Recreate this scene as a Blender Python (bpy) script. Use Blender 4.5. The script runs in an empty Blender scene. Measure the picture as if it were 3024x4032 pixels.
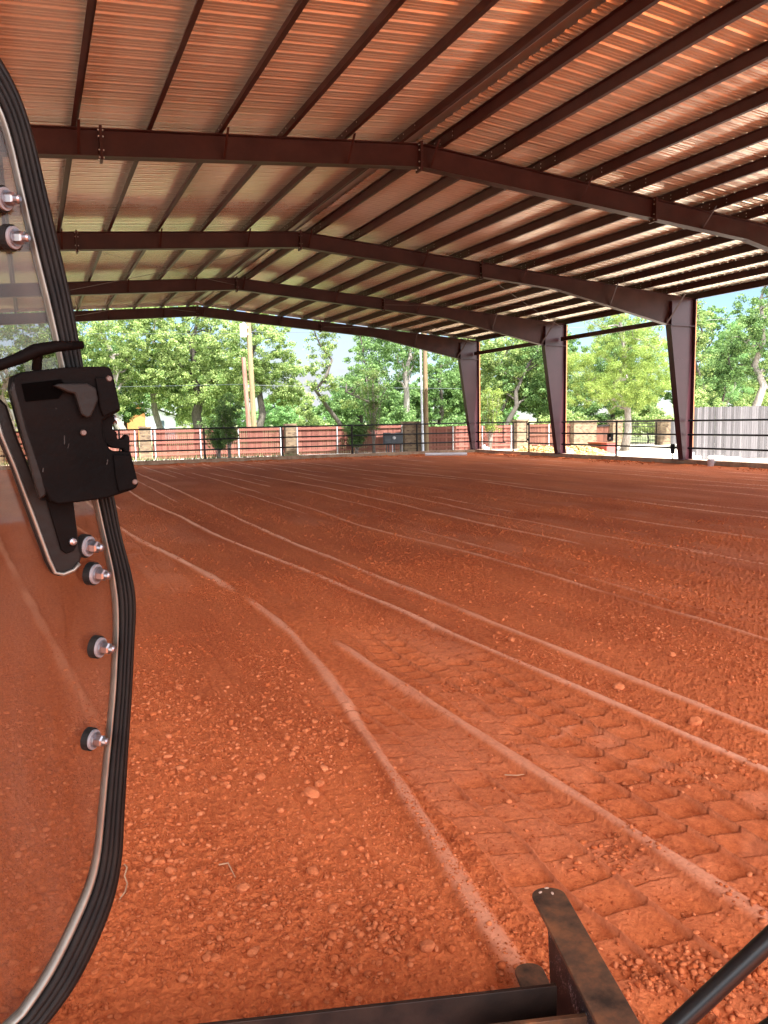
import bpy, bmesh, math, random
import numpy as np
from mathutils import Vector, Matrix
random.seed(7)
RNG = np.random.default_rng(11)
sc = bpy.context.scene
col = sc.collection

# ---------------------------------------------------------------- camera
CAMZ = 1.83
cam = bpy.data.cameras.new('camera')
cam.sensor_fit = 'VERTICAL'; cam.sensor_height = 36.0; cam.lens = 27.641
cam.clip_start = 0.02; cam.clip_end = 4000
co = bpy.data.objects.new('camera', cam); col.objects.link(co)
R_ = (0.91270605, -0.40822465, -0.01789699); U_ = (0.06294451, 0.09718478, 0.99327393); F_ = (0.40373959, 0.90769365, -0.11439663)
co.matrix_world = Matrix(((R_[0], U_[0], -F_[0], 0), (R_[1], U_[1], -F_[1], 0), (R_[2], U_[2], -F_[2], CAMZ), (0, 0, 0, 1)))
sc.camera = co

# ---------------------------------------------------------------- light
SUN_EL, SUN_X = 68.0, 0.20                     # sun high behind the camera, a little to the right
sv = Vector((SUN_X, -1, 0)).normalized() * math.cos(math.radians(SUN_EL)); sv.z = math.sin(math.radians(SUN_EL))
sl = bpy.data.lights.new('sun', 'SUN'); sl.energy = 5.0; sl.angle = math.radians(0.5); sl.color = (1, .96, .9)
so = bpy.data.objects.new('sun', sl); col.objects.link(so)
so.rotation_euler = sv.to_track_quat('Z', 'Y').to_euler()
w = bpy.data.worlds.new('World'); sc.world = w; w.use_nodes = True
nt = w.node_tree; nt.nodes.clear()
def N(t, kind, **kw):
    n = t.nodes.new(kind)
    for k, v in kw.items():
        if k in n.inputs: n.inputs[k].default_value = v
        else: setattr(n, k, v)
    return n
sky = N(nt, 'ShaderNodeTexSky', sky_type='NISHITA', sun_disc=False)
sky.sun_elevation = math.radians(SUN_EL); sky.sun_rotation = math.atan2(sv.x, sv.y)
sky.dust_density = .35; sky.ozone_density = 3.0; sky.air_density = .8
tc = N(nt, 'ShaderNodeTexCoord'); mp = N(nt, 'ShaderNodeMapping'); mp.inputs['Scale'].default_value = (1, 1, 2.6); mp.inputs['Location'].default_value = (.75, .2, .35)
no = N(nt, 'ShaderNodeTexNoise', Scale=3.1, Detail=9.0, Roughness=.56)
rp = N(nt, 'ShaderNodeValToRGB'); rp.color_ramp.elements[0].position = .52; rp.color_ramp.elements[1].position = .68
mx = N(nt, 'ShaderNodeMixRGB'); 
# bright clouds added unseen behind the camera to light the arena; thin clouds ahead
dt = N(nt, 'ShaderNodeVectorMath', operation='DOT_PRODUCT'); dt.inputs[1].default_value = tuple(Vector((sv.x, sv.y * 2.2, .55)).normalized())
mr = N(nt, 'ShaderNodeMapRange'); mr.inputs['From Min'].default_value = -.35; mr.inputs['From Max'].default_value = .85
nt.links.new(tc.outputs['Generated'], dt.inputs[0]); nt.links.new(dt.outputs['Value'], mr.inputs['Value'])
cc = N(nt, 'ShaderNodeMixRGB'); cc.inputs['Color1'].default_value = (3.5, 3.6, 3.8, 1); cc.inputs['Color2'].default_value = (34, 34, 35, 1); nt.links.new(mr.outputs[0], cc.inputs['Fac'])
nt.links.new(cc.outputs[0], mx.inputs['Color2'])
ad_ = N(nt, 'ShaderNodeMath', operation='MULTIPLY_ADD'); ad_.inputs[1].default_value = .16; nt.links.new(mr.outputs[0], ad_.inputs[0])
bg = N(nt, 'ShaderNodeBackground', Strength=.05); wo = N(nt, 'ShaderNodeOutputWorld')
L = nt.links.new
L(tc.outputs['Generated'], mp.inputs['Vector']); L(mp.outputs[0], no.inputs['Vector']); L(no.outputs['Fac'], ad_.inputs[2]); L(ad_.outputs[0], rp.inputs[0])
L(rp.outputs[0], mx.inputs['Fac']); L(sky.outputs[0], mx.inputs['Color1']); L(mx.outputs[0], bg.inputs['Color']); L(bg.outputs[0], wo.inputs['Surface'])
sc.view_settings.view_transform = 'Standard'; sc.view_settings.look = 'None'
sc.view_settings.exposure = 2.32; sc.view_settings.gamma = 1
try:
    sc.cycles.use_denoising = True
    sc.cycles.max_bounces = 12; sc.cycles.diffuse_bounces = 6; sc.cycles.glossy_bounces = 5
    sc.cycles.transparent_max_bounces = 16; sc.cycles.sample_clamp_indirect = 6.0
    sc.cycles.caustics_reflective = False
except Exception: pass

# ---------------------------------------------------------------- helpers
def tag(o, label=None, cat=None, group=None, kind=None):
    if label: o['label'] = label
    if cat: o['category'] = cat
    if group: o['group'] = group
    if kind: o['kind'] = kind
    return o
def empty(name, loc=(0, 0, 0), rz=0):
    o = bpy.data.objects.new(name, None); col.objects.link(o); o.location = loc; o.rotation_euler = (0, 0, rz)
    o.empty_display_size = .1; return o
class MB:
    """collects shapes and links them as one mesh object"""
    def __init__(s): s.v = []; s.f = []
    def add(s, vs, fs):
        b = len(s.v); s.v += [tuple(p) for p in vs]; s.f += [tuple(i + b for i in f) for f in fs]
    def box(s, x0, x1, y0, y1, z0, z1):
        s.add([(x0, y0, z0), (x1, y0, z0), (x1, y1, z0), (x0, y1, z0), (x0, y0, z1), (x1, y0, z1), (x1, y1, z1), (x0, y1, z1)],
              [(0, 3, 2, 1), (4, 5, 6, 7), (0, 1, 5, 4), (1, 2, 6, 5), (2, 3, 7, 6), (3, 0, 4, 7)])
    def obox(s, c, ax, ay, az, hx, hy, hz):
        c, ax, ay, az = Vector(c), Vector(ax).normalized() * hx, Vector(ay).normalized() * hy, Vector(az).normalized() * hz
        s.add([c + i * ax + j * ay + k * az for k in (-1, 1) for j, i in ((-1, -1), (-1, 1), (1, 1), (1, -1))],
              [(0, 3, 2, 1), (4, 5, 6, 7), (0, 1, 5, 4), (1, 2, 6, 5), (2, 3, 7, 6), (3, 0, 4, 7)])
    def tube(s, pts, r, n=10, cap=True):
        pts = [Vector(p) for p in pts]; m = len(pts)
        rs = r if isinstance(r, (list, tuple)) else [r] * m
        b = len(s.v); prev = None
        for i, p in enumerate(pts):
            t = (pts[min(i + 1, m - 1)] - pts[max(i - 1, 0)]).normalized()
            if prev is None:
                a = t.orthogonal().normalized()
            else:
                a = (prev - t * prev.dot(t)).normalized()
            prev = a; c = t.cross(a)
            for k in range(n):
                th = 2 * math.pi * k / n
                s.v.append(tuple(p + (a * math.cos(th) + c * math.sin(th)) * rs[i]))
        for i in range(m - 1):
            for k in range(n):
                s.f.append((b + i * n + k, b + i * n + (k + 1) % n, b + (i + 1) * n + (k + 1) % n, b + (i + 1) * n + k))
        if cap:
            s.f.append(tuple(b + k for k in reversed(range(n)))); s.f.append(tuple(b + (m - 1) * n + k for k in range(n)))
    def prism(s, poly, o, a, b, n, t):
        """polygon (2-D) in the plane o + u*a + v*b, thickness t along n"""
        o, a, b, n = Vector(o), Vector(a), Vector(b), Vector(n)
        m = len(poly); vs = [o + a * u + b * v for u, v in poly]; vs += [p + n * t for p in vs]
        s.add(vs, [tuple(reversed(range(m))), tuple(range(m, 2 * m))] + [(i, (i + 1) % m, m + (i + 1) % m, m + i) for i in range(m)])
    def build(s, name, mat, parent=None, smooth=False, bevel=0):
        me = bpy.data.meshes.new(name); me.from_pydata(s.v, [], s.f); me.validate(); me.update()
        if smooth: me.shade_smooth()
        if mat: me.materials.append(mat)
        o = bpy.data.objects.new(name, me); col.objects.link(o)
        if parent: o.parent = parent
        if bevel:
            bm = bmesh.new(); bm.from_mesh(me); bmesh.ops.recalc_face_normals(bm, faces=bm.faces); bm.to_mesh(me); bm.free()
            md = o.modifiers.new('bevel', 'BEVEL'); md.width = bevel; md.segments = 2; md.limit_method = 'ANGLE'
        else:
            bm = bmesh.new(); bm.from_mesh(me); bmesh.ops.recalc_face_normals(bm, faces=bm.faces); bm.to_mesh(me); bm.free()
        return o
def np_mesh(name, V, F, mat, smooth=False, parent=None, attrs=None):
    """V (n,3), F (m,k) all faces with k corners"""
    me = bpy.data.meshes.new(name); n, (m, k) = len(V), F.shape
    me.vertices.add(n); me.vertices.foreach_set('co', np.ascontiguousarray(V, np.float32).ravel())
    me.loops.add(m * k); me.loops.foreach_set('vertex_index', np.ascontiguousarray(F, np.int32).ravel())
    me.polygons.add(m); me.polygons.foreach_set('loop_start', np.arange(0, m * k, k, dtype=np.int32))
    me.polygons.foreach_set('loop_total', np.full(m, k, np.int32))
    me.update(calc_edges=True)
    if smooth: me.shade_smooth()
    else: me.shade_flat()
    for nm, (dom, arr) in (attrs or {}).items():
        a = me.attributes.new(nm, 'FLOAT', dom); a.data.foreach_set('value', np.ascontiguousarray(arr, np.float32))
    me.materials.append(mat)
    o = bpy.data.objects.new(name, me); col.objects.link(o)
    if parent: o.parent = parent
    return o
def copy_tree(o, parent=None):
    c = o.copy(); col.objects.link(c); c.parent = parent
    for ch in list(o.children): copy_tree(ch, c)
    return c

# ---------------------------------------------------------------- materials
def mat(name, base, rough=.6, metal=0., var=None, vscale=4., bump=0., bscale=40., spec=.5, stretch=None, detail=6, coord='Object', coat=0, bdist=.01):
    m = bpy.data.materials.new(name); m.use_nodes = True; t = m.node_tree; b = t.nodes['Principled BSDF']
    b.inputs['Base Color'].default_value = (*base, 1); b.inputs['Roughness'].default_value = rough
    b.inputs['Metallic'].default_value = metal; b.inputs['Specular IOR Level'].default_value = spec
    if coat: b.inputs['Coat Weight'].default_value = coat; b.inputs['Coat Roughness'].default_value = .25
    tc = N(t, 'ShaderNodeTexCoord'); mp = N(t, 'ShaderNodeMapping'); t.links.new(tc.outputs[coord], mp.inputs[0])
    if stretch: mp.inputs['Scale'].default_value = stretch
    if var:
        n = N(t, 'ShaderNodeTexNoise', Scale=vscale, Detail=float(detail), Roughness=.62); t.links.new(mp.outputs[0], n.inputs['Vector'])
        r = N(t, 'ShaderNodeValToRGB'); r.color_ramp.elements[0].position = .36; r.color_ramp.elements[1].position = .66
        r.color_ramp.elements[0].color = (*base, 1); r.color_ramp.elements[1].color = (*var, 1)
        t.links.new(n.outputs['Fac'], r.inputs[0]); t.links.new(r.outputs[0], b.inputs['Base Color'])
    if bump:
        n2 = N(t, 'ShaderNodeTexNoise', Scale=bscale, Detail=5.); t.links.new(mp.outputs[0], n2.inputs['Vector'])
        bp = N(t, 'ShaderNodeBump', Strength=bump, Distance=bdist); t.links.new(n2.outputs['Fac'], bp.inputs['Height']); t.links.new(bp.outputs[0], b.inputs['Normal'])
    return m
M = {}
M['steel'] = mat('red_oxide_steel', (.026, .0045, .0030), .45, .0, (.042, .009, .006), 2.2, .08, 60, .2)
M['steel_col'] = mat('red_oxide_sky_tint', (.036, .0095, .014), .34, 0, (.046, .013, .018), 1.5, .06, 60, .3)  # purple cast of the reflected sky mixed into the paint colour
M['trim'] = mat('rust_trim', (.50, .18, .065), .6)
M['panel'] = mat('zinc_roof_panel', (.79, .69, .57), .22, .62, (.71, .61, .50), 1.3, .17, 2.2, .5, stretch=(1, .35, 1), bdist=.03)
M['cap'] = mat('ridge_cap_metal', (.35, .28, .24), .4, .6)
M['cable'] = mat('brace_steel', (.12, .08, .07), .5, .5)
M['black_pipe'] = mat('black_pipe_paint', (.004, .004, .005), .4, 0, (.007, .007, .008), 6, spec=.2)
M['conc'] = mat('kerb_concrete', (.36, .25, .165), .85, 0, (.22, .13, .08), 3, .5, 30, stretch=(1, 1, .5))
M['pave'] = mat('pale_ground', (.66, .60, .52), .9, 0, (.52, .45, .37), .8, .5, 12)
M['pvc'] = mat('white_pvc', (.62, .62, .66), .35)
M['bag'] = mat('white_sack', (.66, .66, .65), .6, 0, (.58, .57, .55), 5, .5, 12)
M['straw'] = mat('yellow_chips', (.48, .33, .14), .85, 0, (.32, .18, .06), 14, .4, 30)
M['redboard'] = mat('red_board', (.28, .07, .03), .7, 0, (.2, .05, .02), 6)
M['pinkboard'] = mat('pink_board', (.40, .08, .075), .7)
M['white_metal'] = mat('galvanised_post', (.75, .76, .78), .4, .2)
M['grey_box'] = mat('grey_enclosure', (.055, .068, .08), .5)
M['dark_glass'] = mat('meter_glass', (.5, .52, .55), .12)
M['wood_pole'] = mat('weathered_pole', (.30, .22, .12), .9, 0, (.20, .14, .08), 5, .5, 30, stretch=(3, 3, .2))
M['red_pole'] = mat('reddish_pole', (.24, .10, .07), .9, 0, (.34, .2, .16), 5, .5, 30, stretch=(3, 3, .2))
M['lamp_pole'] = mat('pale_steel_pole', (.62, .66, .72), .35, .4)
M['iron'] = mat('black_iron', (.015, .014, .014), .45)
M['house_white'] = mat('white_siding', (.42, .44, .46), .8, 0, (.36, .38, .40), 2)
M['house_orange'] = mat('cedar_boards', (.36, .16, .045), .8, 0, (.28, .12, .03), 4, stretch=(6, 6, .5))
M['roofing'] = mat('grey_shingles', (.24, .25, .27), .9, 0, (.18, .19, .2), 6)
M['window'] = mat('window_glass', (.05, .07, .08), .1)
M['twig'] = mat('dry_twig', (.46, .26, .15), .9)
M['rubber'] = mat('black_rubber_seal', (.0040, .0040, .0046), .6, 0, (.009, .0075, .0070), 12, .15, 60, .12)
M['door_black'] = mat('black_door_paint', (.0035, .003, .0033), .45, 0, (.010, .007, .006), 9, .1, 90, .10)
M['door_edge'] = mat('bare_frame_edge', (.15, .14, .125), .36, .6, (.10, .09, .08), 18)
M['bolt'] = mat('zinc_bolt', (.24, .24, .27), .28, .9)
M['washer'] = mat('pale_washer', (.17, .16, .175), .4, .1)
M['latch'] = mat('dusty_black_latch', (.0012, .0009, .0010), .62, 0, (.0036, .0023, .0021), 9, .35, 35, .035)
M['tube'] = mat('black_tube_paint', (.004, .0045, .006), .34, spec=.3)
M['weld'] = mat('weld_bead', (.30, .33, .36), .3, .8)
M['slot_dark'] = mat('recess_shade', (.0012, .001, .001), .9, spec=.0)
M['rivet'] = mat('dull_rivet', (.055, .03, .024), .5)
M['lapbolt'] = mat('zinc_lap_bolt', (.35, .30, .27), .4, .5)
M['seed'] = mat('pale_seed', (.42, .28, .21), .7)

def brick_mat(name, c1, c2, mortar, sc_=3.):
    m = bpy.data.materials.new(name); m.use_nodes = True; t = m.node_tree; b = t.nodes['Principled BSDF']; b.inputs['Roughness'].default_value = .9
    tc = N(t, 'ShaderNodeTexCoord'); sx = N(t, 'ShaderNodeSeparateXYZ'); t.links.new(tc.outputs['Object'], sx.inputs[0])
    ad = N(t, 'ShaderNodeMath', operation='ADD'); t.links.new(sx.outputs[0], ad.inputs[0]); t.links.new(sx.outputs[1], ad.inputs[1])
    cx = N(t, 'ShaderNodeCombineXYZ'); t.links.new(ad.outputs[0], cx.inputs[0]); t.links.new(sx.outputs[2], cx.inputs[1])
    br = N(t, 'ShaderNodeTexBrick', Scale=sc_); br.inputs['Color1'].default_value = (*c1, 1); br.inputs['Color2'].default_value = (*c2, 1)
    br.inputs['Mortar'].default_value = (*mortar, 1); br.inputs['Mortar Size'].default_value = .018
    t.links.new(cx.outputs[0], br.inputs['Vector'])
    n = N(t, 'ShaderNodeTexNoise', Scale=6., Detail=4.); t.links.new(tc.outputs['Object'], n.inputs['Vector'])
    mxx = N(t, 'ShaderNodeMixRGB', blend_type='MULTIPLY'); mxx.inputs[0].default_value = .6
    t.links.new(br.outputs[0], mxx.inputs[1]); t.links.new(n.outputs['Color'], mxx.inputs[2]); t.links.new(br.outputs[0], b.inputs['Base Color'])
    bp = N(t, 'ShaderNodeBump', Strength=.6, Distance=.01); t.links.new(br.outputs['Fac'], bp.inputs['Height']); bp.invert = True; t.links.new(bp.outputs[0], b.inputs['Normal'])
    return m
M['brick'] = brick_mat('buff_brick', (.27, .19, .11), (.11, .065, .04), (.18, .16, .13))  # brick tones darkened for the dappled tree shade on the pillars

def plank_mat(name, c1, c2, pitch):
    """boards told apart by a per-board random tone, along object X"""
    m = bpy.data.materials.new(name); m.use_nodes = True; t = m.node_tree; b = t.nodes['Principled BSDF']; b.inputs['Roughness'].default_value = .85
    at = N(t, 'ShaderNodeAttribute', attribute_name='tone')
    tc = N(t, 'ShaderNodeTexCoord'); mp = N(t, 'ShaderNodeMapping'); mp.inputs['Scale'].default_value = (30, 30, 1.2); t.links.new(tc.outputs['Object'], mp.inputs[0])
    n = N(t, 'ShaderNodeTexNoise', Scale=2.2, Detail=6.); t.links.new(mp.outputs[0], n.inputs['Vector'])
    ad = N(t, 'ShaderNodeMath', operation='MULTIPLY_ADD'); ad.inputs[1].default_value = .8; t.links.new(at.outputs['Fac'], ad.inputs[0]); t.links.new(n.outputs['Fac'], ad.inputs[2])
    ml = N(t, 'ShaderNodeMath', operation='MULTIPLY'); ml.inputs[1].default_value = .5; t.links.new(ad.outputs[0], ml.inputs[0])
    r = N(t, 'ShaderNodeValToRGB'); r.color_ramp.elements[0].position = .25; r.color_ramp.elements[1].position = .75
    r.color_ramp.elements[0].color = (*c1, 1); r.color_ramp.elements[1].color = (*c2, 1)
    t.links.new(ml.outputs[0], r.inputs[0]); t.links.new(r.outputs[0], b.inputs['Base Color'])
    return m
M['red_plank'] = plank_mat('red_stained_pickets', (.15, .046, .034), (.32, .125, .095), .14)
M['grey_plank'] = plank_mat('weathered_grey_boards', (.050, .047, .050), (.165, .155, .165), .14)
M['brown_plank'] = plank_mat('brown_stained_pickets', (.09, .03, .018), (.20, .08, .05), .14)

# dirt: red clay, drier and paler where tyres and the grader blade have polished it
def dirt_mat(name, clod=False):
    m = bpy.data.materials.new(name); m.use_nodes = True; t = m.node_tree; b = t.nodes['Principled BSDF']
    b.inputs['Roughness'].default_value = .92; b.inputs['Specular IOR Level'].default_value = .25
    tc = N(t, 'ShaderNodeTexCoord')
    n1 = N(t, 'ShaderNodeTexNoise', Scale=.55, Detail=7., Roughness=.6); n2 = N(t, 'ShaderNodeTexNoise', Scale=26., Detail=7., Roughness=.78)
    mpy = N(t, 'ShaderNodeMapping'); mpy.inputs['Scale'].default_value = (1.6, .45, 1)
    t.links.new(tc.outputs['Object'], mpy.inputs[0]); t.links.new(mpy.outputs[0], n1.inputs['Vector']); t.links.new(tc.outputs['Object'], n2.inputs['Vector'])
    ad = N(t, 'ShaderNodeMath', operation='MULTIPLY_ADD'); ad.inputs[1].default_value = .9
    hf = N(t, 'ShaderNodeMath', operation='MULTIPLY'); hf.inputs[1].default_value = .5; t.links.new(n1.outputs['Fac'], hf.inputs[0])
    t.links.new(n2.outputs['Fac'], ad.inputs[0]); t.links.new(hf.outputs[0], ad.inputs[2])
    r = N(t, 'ShaderNodeValToRGB'); e = r.color_ramp.elements; e[0].position = .52 if not clod else .60; e[1].position = .88 if not clod else 1.0
    e[0].color = (.34, .068, .018, 1); e[1].color = (.67, .182, .060, 1)
    t.links.new(ad.outputs[0], r.inputs[0])
    at = N(t, 'ShaderNodeAttribute', attribute_name='dry_lit'); mxx = N(t, 'ShaderNodeMixRGB')
    mxx.inputs[2].default_value = (.88, .45, .29, 1) if not clod else (.76, .27, .12, 1)
    t.links.new(at.outputs['Fac'], mxx.inputs[0]); t.links.new(r.outputs[0], mxx.inputs[1]); t.links.new(mxx.outputs[0], b.inputs['Base Color'])
    n3 = N(t, 'ShaderNodeTexNoise', Scale=55., Detail=8., Roughness=.7); t.links.new(tc.outputs['Object'], n3.inputs['Vector'])
    bp = N(t, 'ShaderNodeBump', Strength=.85, Distance=.010); t.links.new(n3.outputs['Fac'], bp.inputs['Height']); t.links.new(bp.outputs[0], b.inputs['Normal'])
    return m
M['dirt'] = dirt_mat('red_clay_dirt'); M['clod'] = dirt_mat('red_clay_clods', True)

def leaf_mat(name, dark, light, trans=.35):
    m = bpy.data.materials.new(name); m.use_nodes = True; t = m.node_tree; t.nodes.clear()
    at = N(t, 'ShaderNodeAttribute', attribute_name='tone')
    r = N(t, 'ShaderNodeValToRGB'); e = r.color_ramp.elements; e[0].color = (*dark, 1); e[1].color = (*light, 1)
    t.links.new(at.outputs['Fac'], r.inputs[0])
    d = N(t, 'ShaderNodeBsdfPrincipled', Roughness=.55); d.inputs['Specular IOR Level'].default_value = .35
    tr = N(t, 'ShaderNodeBsdfTranslucent'); mxs = N(t, 'ShaderNodeMixShader'); mxs.inputs[0].default_value = trans
    o = N(t, 'ShaderNodeOutputMaterial')
    t.links.new(r.outputs[0], d.inputs['Base Color']); t.links.new(r.outputs[0], tr.inputs['Color'])
    t.links.new(d.outputs[0], mxs.inputs[1]); t.links.new(tr.outputs[0], mxs.inputs[2]); t.links.new(mxs.outputs[0], o.inputs['Surface'])
    return m
M['oak_leaf'] = leaf_mat('oak_leaves', (.065, .15, .030), (.46, .55, .20), .45)
M['dark_leaf'] = leaf_mat('dark_leaves', (.032, .09, .022), (.24, .38, .12), .42)
M['cedar_leaf'] = leaf_mat('cedar_sprays', (.10, .18, .025), (.38, .47, .12), .45)
M['pine_leaf'] = leaf_mat('pine_needles', (.08, .19, .06), (.28, .46, .16), .45)
M['myrtle_leaf'] = leaf_mat('myrtle_leaves', (.05, .11, .028), (.26, .34, .09), .4)
M['bark'] = mat('grey_bark', (.16, .14, .12), .95, 0, (.32, .29, .26), 7, .8, 20, stretch=(2, 2, .5))
M['dark_bark'] = mat('dark_bark', (.04, .034, .027), .95, 0, (.10, .085, .07), 7, .8, 20, stretch=(2, 2, .5))
M['grass'] = mat('mown_grass', (.12, .15, .055), .95, 0, (.20, .23, .10), .9, .6, 25)

# ---------------------------------------------------------------- ground outside (a sheet with the building's footprint left out)
XL, XR, YF, YB = -7.9, 22.25, -14.0, 37.45
def ground_ring(name, m, x0, x1, y0, y1, hx0, hx1, hy0, hy1, z):
    g = MB(); xs = [x0, hx0, hx1, x1]; ys = [y0, hy0, hy1, y1]
    g.add([(x, y, z) for y in ys for x in xs], [(j * 4 + i, j * 4 + i + 1, j * 4 + i + 5, j * 4 + i + 4) for j in range(3) for i in range(3) if not (i == 1 and j == 1)])
    return tag(g.build(name, m), kind='structure')
ground_ring('ground', M['grass'], -1500, 1500, -1500, 1500, -34, 45, -60, 41.6, .09)
g = MB(); xs = [-34, XL - .02, XR + .02, 45]; ys = [-60, YF, YB + .02, 41.6]  # pale yard widened left, out of view, to bounce light under the roof
g.add([(x, y, .094) for y in ys for x in xs], [(j * 4 + i, j * 4 + i + 1, j * 4 + i + 5, j * 4 + i + 4) for j in range(3) for i in range(3) if not (i == 1 and j == 1)])
tag(g.build('yard', M['pave']), kind='structure')
k = MB()
for a in ((22.12, 22.36, -.7, 37.54), (-7.96, -7.72, -.7, 37.54), (-7.72, 22.12, 37.30, 37.54)):
    k.box(a[0], a[1], a[2], a[3], -.3, .225)
kerb = tag(k.build('kerb', M['conc'], bevel=.012), kind='structure')

# ---------------------------------------------------------------- arena dirt
def vnoise(x, y, seed=0):
    xi = np.floor(x).astype(np.int64); yi = np.floor(y).astype(np.int64); fx = x - xi; fy = y - yi
    fx = fx * fx * (3 - 2 * fx); fy = fy * fy * (3 - 2 * fy)
    def h(a, b):
        n = (a * 374761393 + b * 668265263 + seed * 974634777) & 0xffffffff
        n = ((n ^ (n >> 13)) * 1274126177) & 0xffffffff
        return ((n ^ (n >> 16)) & 0xffffff) / 16777215.0
    return (h(xi, yi) * (1 - fx) + h(xi + 1, yi) * fx) * (1 - fy) + (h(xi, yi + 1) * (1 - fx) + h(xi + 1, yi + 1) * fx) * fy
def fbm(x, y, octs, seed=0):
    s = 0; a = 1; t = 0
    for i in range(octs):
        s = s + a * vnoise(x * 2 ** i + 17.3 * i, y * 2 ** i - 9.1 * i, seed + i); t += a; a *= .55
    return s / t
def sm(a, b, x):
    t = np.clip((x - a) / (b - a), 0, 1); return t * t * (3 - 2 * t)
# ridges left by the grader: (list of (y, x)), half width, height, paleness, fraction of length kept pale
RIDGES = [
 ([(1.8,3.78),(4.3,3.71),(6.5,3.66),(9,3.61),(12,3.57),(16,3.60),(23,3.70),(36,3.66)], .040, .020, .75, .85),
 ([(1.2,3.40),(2.7,3.33),(3.4,3.29),(4.2,3.24),(5.6,3.18),(7.9,3.08),(8.7,3.03),(10.6,2.89),(12.5,2.74),(15.4,2.66),(19.6,2.44),(37,2.42)], .038, .020, .80, .9),
 ([(8.3,1.98),(8.9,1.90),(9.8,1.84),(11.2,1.70),(12.6,1.55),(14.4,1.38),(20,1.15),(37,.9)], .05, .018, .7, .8),
 ([(3.0,5.3),(5,5.39),(6.3,5.38),(8,5.38),(9.8,5.41),(10.8,5.33),(12.3,5.22),(15,5.38),(19.6,5.44),(25,5.53),(37,5.5)], .036, .018, .6, .6),
 ([(9,7.2),(12.5,7.22),(15.6,7.42),(19.6,7.45),(23,7.43),(27.6,7.16),(37,7.19)], .045, .016, .7, .75),
 ([(3,8.0),(8.3,8.15),(9.9,7.98),(12.8,8.06),(17,8.28),(24,8.3),(37,8.5)], .042, .016, .6, .65),
 ([(4,9.9),(9.8,9.78),(10.7,9.66),(14.2,9.69),(24,9.8),(37,9.6)], .045, .014, .55, .6),
 ([(6,11.7),(9.8,11.76),(14,11.88),(17.7,11.92),(20.6,12.1),(26,11.5),(37,11.4)], .05, .016, .7, .7),
 ([(8,16.7),(13.9,16.6),(17.7,15.93),(22.3,15.0),(37,14.2)], .06, .014, .5, .5),
 ([(6,13.6),(20,13.8),(37,13.1)], .05, .014, .5, .45),
 ([(6,18.4),(20,18.6),(37,18.2)], .06, .014, .5, .5),
 ([(6,20.6),(20,20.4),(37,20.5)], .07, .014, .6, .5),
 ([(3,5.69),(5.3,5.68),(6.8,5.72),(7.9,5.77),(12,5.9)], .028, .014, .55, .6),
 ([(4,8.25),(6.8,8.18),(8,8.19),(9,8.3)], .03, .012, .65, .8),
 ([(1.2,2.34),(2.6,2.29),(3.3,2.275),(4,2.24),(4.7,2.22),(6.2,2.2)], .042, .026, .50, .98),
 ([(1.2,1.22),(2.4,1.44),(2.85,1.47),(3.2,1.54),(3.8,1.63),(4.4,1.74),(4.9,1.81),(5.3,1.89),(5.8,1.96),(6.4,1.95),(8.2,1.99)], .040, .024, .55, .98),
 ([(22,6.3),(30,6.1),(37,6.2)], .05, .012, .6, .6), ([(20,9.0),(37,8.9)], .05, .012, .6, .5),
 ([(24,4.6),(37,4.5)], .05, .012, .55, .6), ([(22,10.6),(37,10.4)], .05, .012, .5, .5),
 ([(12,1.0),(20,.2),(37,-.6)], .05, .014, .5, .6), ([(24,16.2),(37,16.0)], .06, .012, .5, .4),
 ([(4,.35),(12,-.4),(37,-2.5)], .05, .014, .45, .6), ([(2,-1.2),(12,-1.8),(37,-4.2)], .05, .014, .45, .6),

 ([(14,5.0),(37,5.05)], .030, .010, .7, .55), ([(11,6.65),(37,6.75)], .030, .010, .7, .5), ([(13,8.75),(37,9.2)], .035, .010, .7, .5), ([(9,10.6),(37,10.9)], .035, .010, .7, .45),
 ([(10,12.6),(37,12.3)], .04, .010, .7, .45), ([(12,15.0),(37,15.3)], .045, .010, .7, .4), ([(12,17.4),(37,17.2)], .05, .010, .7, .45), ([(14,19.4),(37,19.6)], .05, .010, .7, .4), ([(16,3.1),(37,3.2)], .03, .010, .7, .5), ([(18,1.7),(37,1.75)], .03, .010, .7, .5),
 ([(1,7.0),(3,6.7),(6,6.5),(10,6.45)], .03, .010, .35, .4),
]
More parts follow.
